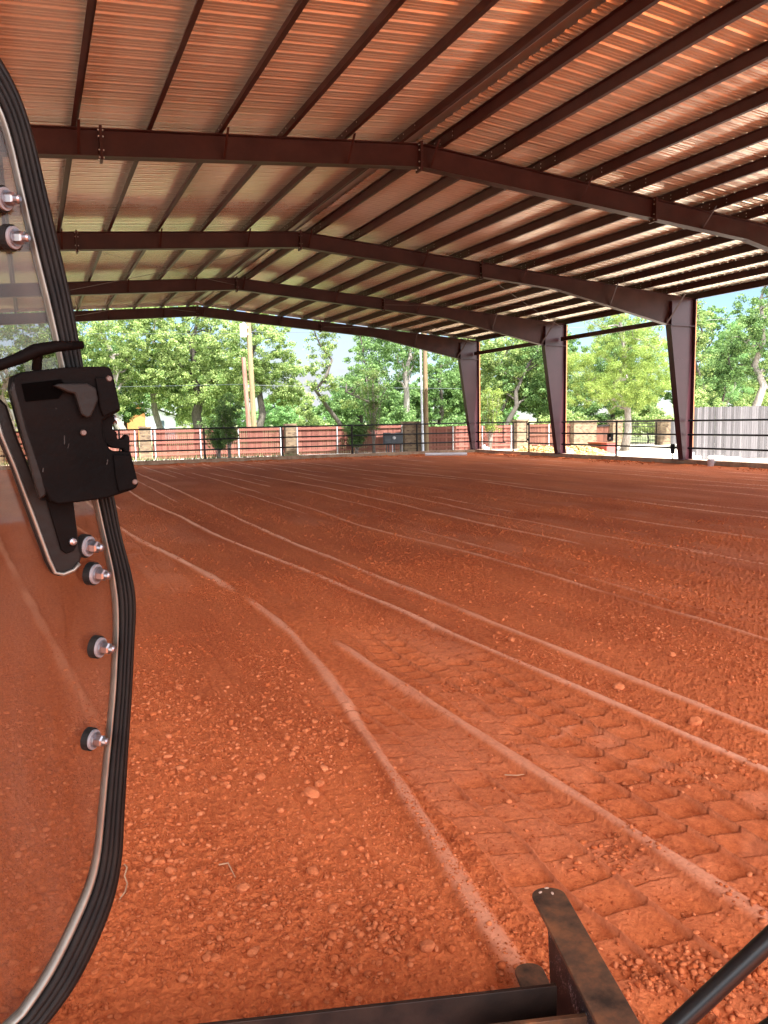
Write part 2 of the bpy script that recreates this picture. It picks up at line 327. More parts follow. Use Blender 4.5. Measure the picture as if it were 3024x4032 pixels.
def tread(x, y, x0, x1, y0, y1, w, p, amp, seed, skew=0.):
    """rectangular lug prints, staggered: each tips up away from one side and ends in a sharp step"""
    wob = (fbm(x * 1.3, y * 1.3, 2, seed + 50) - .5) * .11 + (fbm(x * 9, y * 9, 2, seed + 51) - .5) * .005
    u = (x - x0 + wob) / w; c = np.floor(u); fu = u - c
    s = (y + skew * (x - x0) + wob * 1.2 + .006 * (fu - .5) ** 2 * 4) / p + .5 * (c % 2) + .13 * np.sin(c * 5.1) + (fbm(x * .9, y * .9, 2, seed + 70) - .5) * 1.1
    r = np.floor(s); fs = s - r
    rnd = vnoise(c * 7.7 + .5, r * 3.3 + .5, seed)
    saw = (1 - fs) ** 1.3 * (.45 + .8 * rnd)              # deepest at its near end, under a small sharp wall
    edge = sm(0, .014, np.minimum(fu, 1 - fu) * w); step = sm(0, .010, fs * p)
    gr = np.exp(-((fs * p - .007) / .007) ** 2) * (.4 + .9 * rnd)
    bit = -(.40 + .62 * saw) * edge * step * amp - gr * edge * amp * 1.0 + .12 * amp * np.exp(-((1 - edge) - 1) ** 2 * 4)
    m = sm(x0 - .03, x0 + .05, x + wob) * (1 - sm(x1 - .05, x1 + .03, x + wob)) * sm(y0, y0 + .4, y) * (1 - sm(y1 - 1.0, y1, y))
    patch = .22 + 1.0 * sm(.34, .60, fbm(x * 1.7, y * 1.1, 3, seed + 9))
    return bit * m * patch, m, sm(.62, .95, rnd) * step * edge * patch
TREADS = [(1.62, 2.22, 1.0, 5.4, .20, .19, .032, 3, .25), (2.36, 3.16, 1.0, 6.6, .20, .19, .038, 5, .22), (3.42, 3.72, 1.0, 2.6, .16, .18, .024, 6, .2),
          (5.75, 6.35, 3, 17, .15, .17, .011, 8, .5), (8.3, 8.85, 3, 15, .14, .17, .009, 12, -.5), (7.45, 7.95, 8, 18, .14, .16, .008, 13, .5),
          (1.15, 1.62, 8.6, 14, .24, .15, .016, 21, .4), (10.1, 10.7, 5, 24, .15, .18, .009, 22, .5), (12.3, 12.9, 6, 28, .15, .18, .008, 23, -.5),
          (-.95, -.35, 1.5, 8, .2, .18, .018, 24, .3), (-.1, .45, .6, 2.55, .22, .24, .030, 25, .35), (.45, 1.0, 15, 30, .2, .2, .014, 26, .3)]
def dirt_height(x, y, fine=True):
    r = np.hypot(x, y)
    h = (fbm(x * .35, y * .35, 3, 1) - .5) * .05 + (fbm(x * 1.6, y * .9, 3, 2) - .5) * .018
    dry_lit = np.zeros_like(x); smooth = np.zeros_like(x)
    yg = np.linspace(-14, 38, 5200); og = np.zeros_like(yg)
    for i, (pl, hw, ht, pale, keep) in enumerate(RIDGES):
        py = np.array([a for a, b in pl]); px = np.array([b for a, b in pl])
        cg = np.convolve(np.pad(np.interp(yg, py, px), 130, mode='edge'), np.ones(261) / 261, 'valid') + (fbm(yg * .9, og + i, 3, 31) - .5) * (.012 if i < 4 else .03)
        eg = sm(py[0], py[0] + .5, yg) * (1 - sm(py[-1] - .5, py[-1], yg))
        bg_ = sm(1 - keep - .12, 1 - keep + .12, fbm(yg * .35 + 3.7 * i, og + 2.3 * i, 3, 41))
        wg = hw * (.6 + .8 * fbm(yg * 1.9, og + i, 2, 43))
        k = np.nonzero(np.abs(x - np.interp(y, yg, cg)) < 8 * hw)[0]
        if not len(k): continue
        yk, xk = y[k], x[k]; d = xk - np.interp(yk, yg, cg); ends = np.interp(yk, yg, eg); br = np.interp(yk, yg, bg_); hwl = np.interp(yk, yg, wg)
        prof = np.exp(-(d / hwl) ** 4) * ends
        side = np.exp(-((d - 2.3 * hw) / (1.3 * hw)) ** 2) + .6 * np.exp(-((d + 2.2 * hw) / (1.1 * hw)) ** 2)
        h[k] += prof * ht * (.35 + .65 * br) - .005 * side * ends + side * ends * .022 * np.clip(fbm(xk * 22, yk * 22, 2, 47) - .45, 0, 1)
        tex = .75 + .8 * fbm(xk * 9, yk * 2.2, 3, 48)
        dry_lit[k] = np.maximum(dry_lit[k], np.exp(-(d / (hwl * .8)) ** 4) * ends * br * pale * tex * (.62 + .55 * sm(5, 12, yk)))
        smooth[k] = np.maximum(smooth[k], prof)
    for t in TREADS:
        k = np.nonzero((x > t[0] - .2) & (x < t[1] + .2) & (y > t[2] - .1) & (y < t[3] + .1))[0]
        if not len(k): continue
        b, m, pad = tread(x[k], y[k], *t); h[k] += b; smooth[k] = np.maximum(smooth[k], m * .75)
        dry_lit[k] = np.maximum(dry_lit[k], m * (.10 * sm(-.9, 0, b / t[6]) + .16 * pad * sm(.5, .7, fbm(x[k] * 4, y[k] * 4, 3, 99))))
    # thin furrows
    for fx, ys, ye in ((1.22, 2, 6.5), (1.08, 2.4, 6), (.2, 4, 9), (4.55, 2, 20), (6.6, 3, 30)):
        d = x - fx - np.interp(y, yg, (fbm(yg * .8, og + fx, 3, 61) - .5) * .12)
        h -= .009 * np.exp(-(d / .014) ** 2) * sm(ys, ys + .5, y) * (1 - sm(ye - .5, ye, y))
    # loose crumbly ground between
    rough = (1 - .85 * smooth)
    loose = sm(.38, .62, fbm(x * .55 + 4, y * .3, 3, 71))
    h += (fbm(x * 14, y * 14, 3, 81) - .5) * .013 * rough * (.4 + .9 * loose)
    c = np.clip(fbm(x * 38, y * 38, 2, 91) - .52, 0, 1); h += c * .020 * rough * (.2 + 1.1 * loose)
    if fine:
        c = np.clip(vnoise(x * 90, y * 90, 95) - .55, 0, 1); h += c * .014 * rough
    # softer heap against the kerb
    e = np.minimum(np.minimum(22.12 - x, 37.3 - y), x + 7.72)
    h += .05 * np.exp(-np.clip(e, 0, 9) / .5) + np.exp(-np.clip(e, 0, 9) / .35) * .09 * np.clip(fbm(x * 3.3, y * 3.3, 3, 97) - .45, 0, 1)
    dry_lit = np.maximum(dry_lit, .10 * sm(.56, .72, fbm(x * 1.1, y * .28, 4, 101)) * sm(5, 12, r) * (1 - .5 * loose))
    return h, np.clip(dry_lit, 0, 1)
a0 = math.atan2(F_[0], F_[1])
fine_t = np.linspace(math.radians(-31), math.radians(31), 1250)
coarse = np.linspace(math.radians(31), math.radians(329), 160)[1:-1]
th = np.concatenate([fine_t, coarse]) + a0
rr = [1.45]
while rr[-1] < 52:
    r = rr[-1]; rr.append(r + min(max(r * r / 1440 * 1.05, .0042), .07))
rr = np.array([.02, .4, .8, 1.1, 1.3] + rr)
T, Rg = np.meshgrid(th, rr)
sx_, sy_ = np.sin(T), np.cos(T)
with np.errstate(divide='ignore'):
    mxr = np.minimum(np.where(sx_ > 0, 22.2 / sx_, -7.85 / sx_), np.where(sy_ > 0, 37.4 / sy_, -13.9 / sy_))
rc = np.minimum(Rg, mxr); X = rc * sx_; Y = rc * sy_
Z, DRY = dirt_height(X.ravel(), Y.ravel())
nr, ntt = X.shape; idx = np.arange(nr * ntt).reshape(nr, ntt)
ia = idx[:-1]; ib = idx[1:]
Fq = np.stack([ia, ib, np.roll(ib, -1, 1), np.roll(ia, -1, 1)], -1).reshape(-1, 4)
dead = (Rg >= mxr).ravel()
Fq = Fq[~(dead[Fq[:, 0]] & dead[Fq[:, 3]])][:, ::-1]
Fq = Fq[:, ::-1] if False else Fq
dirt = np_mesh('arena_dirt', np.stack([X.ravel(), Y.ravel(), Z], 1), Fq, M['dirt'], True, attrs={'dry_lit': ('POINT', DRY)})
tag(dirt, kind='structure')

# loose clods and gravel
def ico():
    bm = bmesh.new(); bmesh.ops.create_icosphere(bm, subdivisions=1, radius=1); bm.verts.ensure_lookup_table()
    V = np.array([v.co[:] for v in bm.verts]); F = np.array([[v.index for v in f.verts] for f in bm.faces]); bm.free(); return V, F
def ico2():
    bm = bmesh.new(); bmesh.ops.create_icosphere(bm, subdivisions=2, radius=1); bm.verts.ensure_lookup_table()
    V = np.array([v.co[:] for v in bm.verts]); F = np.array([[v.index for v in f.verts] for f in bm.faces]); bm.free(); return V, F
ICO, ICOF = ico(); ICO2, ICO2F = ico2()
def rocks(P, S, seed, tmpl=(ICO, ICOF), jit=.22):
    """P (n,3) centres, S (n,) radii -> vertices, faces"""
    V0, F0 = tmpl; g = np.random.default_rng(seed); n = len(P); m = len(V0)
    V = V0[None] * (1 + g.normal(0, jit, (n, m, 1)))
    V = V * g.uniform(.65, 1.25, (n, 1, 3))
    q = g.normal(size=(n, 4)); q /= np.linalg.norm(q, axis=1)[:, None]; a, b, c, d = q.T
    Rm = np.stack([a*a+b*b-c*c-d*d, 2*(b*c-a*d), 2*(b*d+a*c), 2*(b*c+a*d), a*a-b*b+c*c-d*d, 2*(c*d-a*b), 2*(b*d-a*c), 2*(c*d+a*b), a*a-b*b-c*c+d*d], 1).reshape(n, 3, 3)
    V = np.einsum('nij,nmj->nmi', Rm, V); V[:, :, 2] *= .72
    V = V * S[:, None, None] + P[:, None, :]
    F = (F0[None] + (np.arange(n) * m)[:, None, None]).reshape(-1, 3)
    return V.reshape(-1, 3), F
def scatter(n, x0, x1, y0, y1, dens, smin, smax, seed, power=2.6):
    g = np.random.default_rng(seed); x = g.uniform(x0, x1, n); y = g.uniform(y0, y1, n)
    keep = g.uniform(size=n) < dens(x, y); x = x[keep]; y = y[keep]
    s = smin * (g.uniform(size=len(x)) * ((smin / smax) ** power * -1 + 1) + (smin / smax) ** power) ** (-1 / power)
    return x, y, np.minimum(s, smax)
def dens_left(x, y):
    edge = np.interp(y, [1, 2.4, 3.2, 3.8, 4.9, 6.4, 9], [1.1, 1.30, 1.38, 1.5, 1.7, 1.8, 1.8])
    d = 1 - sm(-.08, .1, x - edge); cl = sm(.40, .60, fbm(x * 1.9, y * 1.9, 3, 201))
    return d * (.22 + .95 * cl) * (1 - .75 * sm(4.6, 8, y)) * (1 - .85 * sm(1.3, 1.0, x + 0 * y) * (sm(2.6, 2.2, y) * sm(.55, .3, x)))
def dens_all(x, y):
    ln = np.ones_like(x)
    for a, b in ((2.27, .06), (3.28, .07), (3.70, .07), (5.4, .06)): ln *= sm(b * .6, b * 1.5, np.abs(x - a))
    tr = 1 - .8 * (((x > 1.6) & (x < 3.2) & (y < 5.6)))
    return ln * tr * (.15 + .85 * sm(.42, .64, fbm(x * 1.5, y * .7, 3, 203))) * np.clip(6 / np.maximum(y, 1), .12, 1)
parts_ = []
for (n, bx, dn, s0, s1, sd) in ((95000, (-1.2, 2.0, 1.0, 8), dens_left, .0024, .009, 301), (10500, (-1.2, 1.9, 1.0, 7), dens_left, .0060, .017, 302), (420, (-1., 1.8, 1.2, 6), dens_left, .014, .025, 306),
                                (150000, (1.3, 7, 1.0, 9), dens_all, .003, .011, 303), (60000, (1.0, 12, 8, 20), dens_all, .006, .016, 305), (5500, (3.2, 12, 1.5, 16), dens_all, .010, .022, 304)):
    x, y, s = scatter(n, *bx, dn, s0, s1, sd); h, _ = dirt_height(x, y)
    parts_.append((np.stack([x, y, h + s * .34], 1), s))
# crumbs spilled along the block edges at the lower right, and heaps along the kerb
g_ = np.random.default_rng(5)
for cx, cy, n, sp in ((1.83, 1.86, 500, .05), (1.95, 1.72, 500, .07), (2.16, 2.45, 300, .06), (2.4, 1.95, 300, .08), (2.95, 2.9, 350, .1), (2.62, 4.55, 200, .08), (.95, 2.45, 260, .05), (1.38, 1.95, 300, .06), (.82, 2.28, 350, .09), (.45, 5.2, 300, .15), (.25, 4.9, 300, .2)):
    n = n // 2; x = g_.normal(cx, sp * 2.0, n); y = g_.normal(cy, sp * 1.2, n); s = g_.uniform(.15, 1, n) ** 2.2 * .012 + .0025; h, _ = dirt_height(x, y)
    parts_.append((np.stack([x, y, h + s * .5], 1), s))
x = g_.uniform(4, 22.0, 900); y = 37.2 - g_.exponential(.25, 900); s = g_.uniform(.012, .045, 900)
x2 = 22.0 - g_.exponential(.2, 1500); y2 = g_.uniform(8, 37, 1500); s2 = g_.uniform(.012, .045, 1500) ** 1.0
for x, y, s in ((x, y, s), (x2, y2, s2)):
    keep = fbm(x * .8, y * .8, 2, 205) > .5; x, y, s = x[keep], y[keep], s[keep]; h, _ = dirt_height(x, y)
    parts_.append((np.stack([x, y, h + s * .3], 1), s))
P = np.concatenate([a for a, b in parts_]); S = np.concatenate([b for a, b in parts_])
big = S > .0080
V1, F1 = rocks(P[~big], S[~big], 77, jit=.17); V2, F2 = rocks(P[big], S[big], 78, (ICO2, ICO2F), .11)
V = np.concatenate([V1, V2])
F = np.concatenate([F1, F2 + len(V1)])
dr = np.clip(g_.normal(.03, .18, len(P)) + .14 * (S > .007) - .25 * sm(4.5, 8, P[:, 1]), 0, .8); DR = np.concatenate([np.repeat(dr[~big], len(ICO)), np.repeat(dr[big], len(ICO2))])  # larger near clods toned paler for their lit tops, fading out farther off
clods = np_mesh('loose_clods', V, F, M['clod'], True, attrs={'dry_lit': ('POINT', DR)})
tag(clods, 'scattered crumbs and small clods of red clay on the arena dirt', 'gravel', kind='stuff')
# the larger stones, one by one
STONES = [(1.15, 3.52, .037, 'largest orange clod left of the pale curving ridge, mid foreground'), (1.22, 3.61, .024, 'clod touching the far side of the largest orange clod'),
          (.97, 3.81, .024, 'rounded clod alone between the dark window frame and the largest orange clod'), (.75, 3.91, .022, 'flat wide clod left of the lone rounded clod'),
          (1.20, 4.0, .022, 'clod at the top of the crumb cluster beside the thin furrow'), (.65, 4.21, .019, 'clod nearest the dark frame in the row of three clods'),
          (.65, 2.89, .022, 'smooth oval clod just below the bent straw stalk'), (.90, 2.72, .020, 'slanted wedge shaped clod right of the bent straw'),
          (.59, 2.51, .022, 'broad clod in the dense crumbs above the steel blade'), (1.14, 2.26, .030, 'flat faced clod nearest the tip of the steel beam'),
          (1.03, 2.38, .021, 'split clod with dark underside left of the flat faced clod'), (.44, 2.55, .020, 'oval clod lowest left among the dense crumbs'),
          (.34, 3.28, .020, 'pale cracked clod beside the dark window frame, near the twig'), (3.50, 4.04, .034, 'upright stone between the two pale ridges, right side'),
          (3.49, 3.36, .040, 'long tan stone between the two pale ridges at the right edge'), (4.37, 4.45, .032, 'pointed pale stone standing alone beyond the far ridge'),
          (3.50, 5.34, .036, 'dark clod where the two ridges run close together'), (1.98, 3.04, .018, 'small clod on a tyre block print left of the middle ridge')]
for i, (x, y, s, lb) in enumerate(STONES):
    h = float(dirt_height(np.array([x]), np.array([y]))[0][0])
    V, F = rocks(np.array([[0, 0, s * .40]]), np.array([s]), 500 + i, (ICO2, ICO2F), .075)
    o = np_mesh('clod', V, F, M['clod'], False, attrs={'dry_lit': ('POINT', np.full(len(V), .35))}); o.location = (x, y, h)  # whole stone toned paler, for the light its top catches
    tag(o, lb, 'clod', 'larger clods lying on the arena dirt')

# ---------------------------------------------------------------- pavilion
XRG, ZRG, SL, BAY, Y1 = 7.38, 7.26, .0803, 7.62, 14.56
YS = [Y1 + BAY * i for i in (-2, -1, 0, 1, 2, 3)]
def ztop(x): return ZRG - SL * abs(x - XRG)
pav = tag(empty('arena_pavilion', (XRG, Y1, 0)), 'open sided arena shelter with dark red steel frames and ribbed metal roof', 'pavilion')
def P2(name, mb, m, parent=pav, **kw):
    off = Vector((XRG, Y1, 0))
    o = mb.build(name, m, None, **kw)
    o.parent = parent
    base = off.copy()
    me = o.data
    me.transform(Matrix.Translation(-off))
    return o
def two_tone(o, n0):
    o.data.materials.append(M['lapbolt'])
    for p in o.data.polygons:
        if p.index >= n0: p.material_index = 1
def rafter(y):
    m = MB()
    for s in (-1, 1):
        pts = [(0, ZRG, .443), (8.9, None, .45), (13.85, None, 1.07), (14.98, None, 1.13)]
        prof = []
        for d, zt, dep in pts:
            zt = ZRG - SL * d; prof.append((XRG + s * d, zt, zt - dep))
        poly = [(a, b) for a, b, c in prof] + [(a, c) for a, b, c in reversed(prof)]
        m.prism(poly, (0, y - .005, 0), (1, 0, 0), (0, 0, 1), (0, 1, 0), .01)
        for j in range(3):
            (xa, ta, ba), (xb, tb, bb) = prof[j], prof[j + 1]
            for za, zb, sg in ((ta, tb, -1), (ba, bb, 1)):
                if sg == 1 and j == 2: continue
                vs = [(xa, y - .11, za), (xb, y - .11, zb), (xb, y + .11, zb), (xa, y + .11, za)]
                vs += [(p[0], p[1], p[2] + sg * .014) for p in vs]
                m.add(vs, [(0, 1, 2, 3), (7, 6, 5, 4), (0, 4, 5, 1), (1, 5, 6, 2), (2, 6, 7, 3), (3, 7, 4, 0)])
    return m
def column(y, s):
    m = MB(); xo = XRG + s * 15.0; ztp = ztop(xo); zk = 5.075
    xi0, xi1 = XRG + s * 14.58, XRG + s * 13.83
    m.prism([(xo, .2), (xo, ztp), (XRG + s * 13.9, ztp - .09), (xi1, zk), (xi0, .2)], (0, y - .006, 0), (1, 0, 0), (0, 0, 1), (0, 1, 0), .012)
    a, b = min(xo, xo - s * .018), max(xo, xo - s * .018); m.box(a, b, y - .14, y + .14, .2, ztp)
    d = Vector((xi1 - xi0, 0, zk - .2)).normalized(); nn = Vector((d.z, 0, -d.x)) * s
    m.obox(((xi0 + xi1) / 2, y, (zk + .2) / 2), d, (0, 1, 0), nn, (zk - .2) / 2 / d.z, .13, .009)
    xa, xb = sorted((xi1, xo - s * .02)); m.box(xa, xb, y - .13, y + .13, zk - .006, zk + .012)      # knee stiffener
    x5, x6 = sorted((XRG + s * 13.86, XRG + s * 13.88)); m.box(x5, x6, y - .12, y + .12, zk + .01, ztp - .12)
    for zz in (1.75, 3.9):
        xj = XRG + s * (14.58 - .75 * (zz - .2) / 4.875); a, b = sorted((xj, xo - s * .02)); m.box(a, b, y - .010, y + .010, zz - .02, zz)
    xa, xb = sorted((xi0 - s * .12, xo)); m.box(xa, xb, y - .16, y + .16, .226, .245)
    return m
def angle_bar(m, p, q, wd=.03):
    p, q = Vector(p), Vector(q); d = (q - p).normalized(); a = d.cross(Vector((1, 0, 0))).normalized(); b = d.cross(a)
    m.obox((p + q) / 2, d, a, b, (q - p).length / 2, wd, .003); m.obox((p + q) / 2 + a * wd + b * wd, d, b, a, (q - p).length / 2, wd * .9, .003)
for i, y in enumerate(YS):
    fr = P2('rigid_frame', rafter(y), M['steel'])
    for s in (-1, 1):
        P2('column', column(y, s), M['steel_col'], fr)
        if s > 0:
            t = MB(); t.box(22.384, 22.45, y - .10, y + .135, .6, 6.0); P2('downspout', t, M['trim'], fr)
    for x in (XRG - 6, XRG, XRG + 6):
        t = MB(); zt = ztop(x); t.box(x - .022, x + .022, y - .125, y + .125, zt - .51, zt + .04)
        n0 = len(t.f)
        for dz in (-.46, -.34, -.12, -.02):
            for sy in (-.07, .07): t.tube([(x - .045, y + sy, zt + dz), (x + .045, y + sy, zt + dz)], .014, 6)
        two_tone(P2('splice_plate', t, M['steel'], fr), n0)
    for x in (.99, 3.43, 5.8, 7.58, 11.27, 14.85, 18.5):
        t = MB(); zt = ztop(x); dep = .45 if abs(x - XRG) < 8.9 else .45 + (abs(x - XRG) - 8.9) * .125
        angle_bar(t, (x + .05, y - .42, zt + .02), (x + .05, y - .02, zt - dep + .05), .022); P2('flange_brace', t, M['steel'], fr)
    for s in (-1, 1):
        t = MB(); angle_bar(t, (XRG + s * 14.2, y - .38, ztop(22.2) + .06), (XRG + s * 13.72, y - .04, 5.15), .035); P2('knee_brace', t, M['steel'], fr)
PUR = [6.99, 5.8, 4.61, 3.43, 2.21, .99, -.23, -1.45, -2.67, -3.89, -5.1, -6.3] + [7.80, 8.99, 10.2, 11.4, 12.6, 13.8, 15.0, 16.2, 17.4, 18.6, 19.8, 21.0]
Y0, YE = YS[0] - 2.6, YS[-1] + .25  # roof run on unseen behind the camera to keep sun off the foreground
for x in PUR:
    s = 1 if x > XRG else -1; z = ztop(x) + .002; m = MB()
    def q(x0, x1, z0, z1): m.box(min(x0, x1), max(x0, x1), Y0, YE, z0, z1)
    q(x - .0015, x + .0015, z, z + .198)
    q(x, x + s * .07, z, z + .003); q(x + s * .07, x + s * .073, z, z + .018)
    q(x - s * .07, x, z + .194, z + .197)
    for y in YS[1:]:
        m.box(x - .006, x - .002, y - .65, y + .65, z + .003, z + .19)
    n0 = len(m.f)
    for y in YS[1:]:
        for dy in (-.62, -.12, .12, .62):
            for dz in (.06, .14): m.tube([(x - .014, y + dy, z + dz), (x + .014, y + dy, z + dz)], .012, 6)
    two_tone(P2('purlin', m, M['steel']), n0)
for s in (-1, 1):
    x = XRG + s * 15.0; z = ztop(x); m = MB(); a, b = sorted((x - s * .006, x - s * .0)); m.box(a, b, Y0, YE, z - .02, z + .20)
    a, b = sorted((x, x - s * .09)); m.box(a, b, Y0, YE, z + .196, z + .2); m.box(a, b, Y0, YE, z - .024, z - .02)
    P2('eave_strut', m, M['steel'])
    m = MB()
    for i in range(3, 5):
        if s > 0: m.box(22.05, 22.15, YS[i] + .15, YS[i + 1] - .15, 5.28, 5.46)
    if s > 0: P2('eave_beam', m, M['steel'])
# ribbed roof panels: ribs run down the slope
prof = [(0, 0), (.055, 0), (.065, .010), (.085, .010), (.095, 0), (.125, 0), (.135, .010), (.155, .010), (.165, 0), (.215, 0), (.236, .032), (.266, .032), (.287, 0)]
def roof_panel(s):
    ys, zs = [], []; y = Y0 - .05
    while y < YE + .05:
        for a, b in prof: ys.append(y + a); zs.append(b)
        y += .3048
    ys = np.array(ys); zs = np.array(zs); ds = np.array([.13, 3, 6, 9, 12, 15.12]); V = []
    for d in ds:
        x = XRG + s * d; V.append(np.stack([np.full_like(ys, x - XRG), ys - Y1, zs + ztop(x) + .203], 1))
    V = np.concatenate(V); n = len(ys); F = []
    for j in range(len(ds) - 1):
        a = np.arange(n - 1) + j * n; F.append(np.stack([a, a + 1, a + 1 + n, a + n], 1))
    F = np.concatenate(F)
    if s > 0: F = F[:, ::-1]
    return np_mesh('roof_panel', V, F, M['panel'], False, pav)
roof_panel(-1); roof_panel(1)
m = MB()
for s in (-1, 1):
    vs = [(XRG, Y0, ztop(XRG) + .262), (XRG + s * .32, Y0, ztop(XRG + .32) + .240), (XRG + s * .32, YE, ztop(XRG + .32) + .240), (XRG, YE, ztop(XRG) + .262)]
    m.add(vs + [(a, b, c + .004) for a, b, c in vs], [(0, 1, 2, 3), (7, 6, 5, 4), (0, 4, 5, 1), (1, 5, 6, 2), (2, 6, 7, 3), (3, 7, 4, 0)])
P2('ridge_cap', m, M['cap'])
for y in (Y0 - .02, YE + .02):
    for s in (-1, 1):
        m = MB(); m.prism([(XRG, ZRG + .10), (XRG + s * 15.12, ztop(22.5) + .10), (XRG + s * 15.12, ztop(22.5) + .27), (XRG, ZRG + .27)], (0, y - .01, 0), (1, 0, 0), (0, 0, 1), (0, 1, 0), .02)
        P2('rake_trim', m, M['cap'])
def cable(p, q, sag=.05):
    m = MB(); p, q = Vector(p), Vector(q)
    m.tube([p.lerp(q, t) - Vector((0, 0, sag * 4 * t * (1 - t))) for t in [i / 8 for i in range(9)]], .007, 6); P2('brace_rod', m, M['cable'])
for a, b in ((2, 3), (4, 5)):
    if a == 2: a, b = 3, 4
    cable((13.4, YS[a] + .05, ztop(13.4) - .25), (22.2, YS[b] - .05, 5.9)); cable((22.2, YS[a] + .05, 5.9), (13.4, YS[b] - .05, ztop(13.4) - .25))
    cable((1.38, YS[a] + .05, ztop(1.4) - .3), (7.3, YS[b] - .05, 7.0)); cable((7.3, YS[a] + .05, 7.0), (1.38, YS[b] - .05, ztop(1.4) - .3))

# ---------------------------------------------------------------- pipe rail fences
RZ = (1.66, 1.145, .65)
def rail_fence(name, label, segs, posts, axis, c):
    t = tag(empty(name, (c, 0, .225) if axis == 'y' else (0, c, .225)), label, 'rail fence')
    ox, oy = t.location.x, t.location.y
    for a, b in segs:
        for z in RZ:
            m = MB(); p = [(0, a - oy, z - .225), (0, b - oy, z - .225)] if axis == 'y' else [(a, 0, z - .225), (b, 0, z - .225)]
            m.tube(p, .036, 10); m.build('rail', M['black_pipe'], t, smooth=False)
    for y in posts:
        m = MB(); p = (0, y - oy) if axis == 'y' else (y, 0)
        m.tube([(*p, -.02), (*p, 1.45)], .043, 12); m.tube([(*p, -.0), (*p, .012)], .08, 12); m.build('post', M['black_pipe'], t)
    return t
rail_fence('pipe_fence', 'black three rail pipe fence along the back kerb of the arena', [(-7.4, 21.9)], [-7.6 + .05, -3.97, -.17, 3.63, 7.44, 11.24, 14.93, 18.63], 'x', 37.42)
rail_fence('pipe_fence', 'black three rail pipe fence along the right kerb, broken by the open walk gate',
           [(-.2, 6.8), (7.1, 14.45), (14.7, 22.06), (22.30, 29.68), (29.92, 33.0 + .69), (32.25, 32.26 + .02), (34.45, 37.3)][:4] + [(29.92, 32.3), (34.42, 37.3)], [3.1, 10.75, 18.3, 25.99, 32.3, 33.69], 'y', 22.18)
rail_fence('pipe_fence', 'black three rail pipe fence along the left kerb of the arena', [(-.5, 37.2)], [3.1, 10.75, 18.3, 25.99, 33.69], 'y', -7.84)
t = tag(empty('walk_gate', (22.06, 33.36, .225)), 'small black pipe walk gate hanging half open at the right kerb', 'gate')
m = MB()
for a, b in (((0, -1.06, .5), (0, 1.06, .5)), ((0, -1.06, 1.45), (0, 1.06, 1.45)), ((0, -1.06, .95), (0, 1.06, .95)), ((0, -1.06, .47), (0, -1.06, 1.48)), ((0, 1.06, .47), (0, 1.06, 1.48))): m.tube([a, b], .026, 10)
m.build('gate_frame', M['black_pipe'], t)
for z in (.6, 1.35):
    m = MB(); m.tube([(.05, -1.06, z - .05), (.05, -1.06, z + .05)], .03, 8); m.build('hinge', M['black_pipe'], t)
# box on a rail post
t = tag(empty('control_box', (22.10, 26.12, 1.02)), 'black control box with a white tag on the right rail post', 'control box')
m = MB(); m.box(-.10, .02, -.02, .24, -.16, .16); m.build('box_body', M['black_pipe'], t, bevel=.01)
m = MB(); m.box(-.104, -.1005, .02, .11, -.10, -.01); m.build('tag_plate', M['pvc'], t)
t = tag(empty('conduit_box', (21.93, 22.5, .62)), 'black box low on the far side of the nearer right column', 'box')
m = MB(); m.box(-.05, .05, 0, .14, -.18, .18); m.build('box_body', M['black_pipe'], t, bevel=.01)
m = MB(); m.tube([(0, .07, -.18), (0, .07, -.39)], .02, 8); m.build('conduit', M['black_pipe'], t)

# ---------------------------------------------------------------- things by the kerb
def one(name, mb, m, label, cat, group=None, smooth=False, bevel=0, loc=None):
    o = mb.build(name, m, None, smooth, bevel)
    if loc is not None:
        o.data.transform(Matrix.Translation(-Vector(loc))); o.location = loc
    return tag(o, label, cat, group)
m = MB(); n_ = 14
def pipe(m, p, q, ro, ri, n=18):
    p, q = Vector(p), Vector(q); d = (q - p).normalized(); a = d.orthogonal().normalized(); b = d.cross(a); vs = []
    for c in (p, q):
        for r in (ro, ri): vs += [c + (a * math.cos(2 * math.pi * i / n) + b * math.sin(2 * math.pi * i / n)) * r for i in range(n)]
    fs = []
    for i in range(n):
        j = (i + 1) % n; fs += [(i, j, 2 * n + j, 2 * n + i), (n + i, 3 * n + i, 3 * n + j, n + j), (i, n + i, n + j, j), (2 * n + i, 2 * n + j, 3 * n + j, 3 * n + i)]
    m.add(vs, fs)
pipe(m, (18.15, 35.55, .14), (19.95, 34.45, .13), .075, .068)
one('plastic_pipe', m, M['pvc'], 'length of white plastic pipe lying on the dirt near the back corner', 'pipe')
t = tag(empty('bucket', (21.95, 20.75, .04)), 'white plastic bucket standing on the dirt against the right kerb', 'bucket')
m = MB(); pts = [(.105, 0), (.12, .24), (.128, .24), (.128, .262), (.118, .262), (.10, .02)]
n = 20; vs = [(r * math.cos(2 * math.pi * i / n), r * math.sin(2 * math.pi * i / n), z) for r, z in pts for i in range(n)]
m.add(vs, [(j * n + i, j * n + (i + 1) % n, (j + 1) * n + (i + 1) % n, (j + 1) * n + i) for j in range(len(pts) - 1) for i in range(n)] + [tuple(range(n))]); m.build('bucket_body', M['pvc'], t, smooth=True)
m = MB(); m.tube([(.127 * math.cos(a), -.10 - .02 * math.sin(a), .22 - .10 * math.sin(a)) for a in np.linspace(0, math.pi, 12)], .003, 6); m.build('handle', M['bolt'], t)
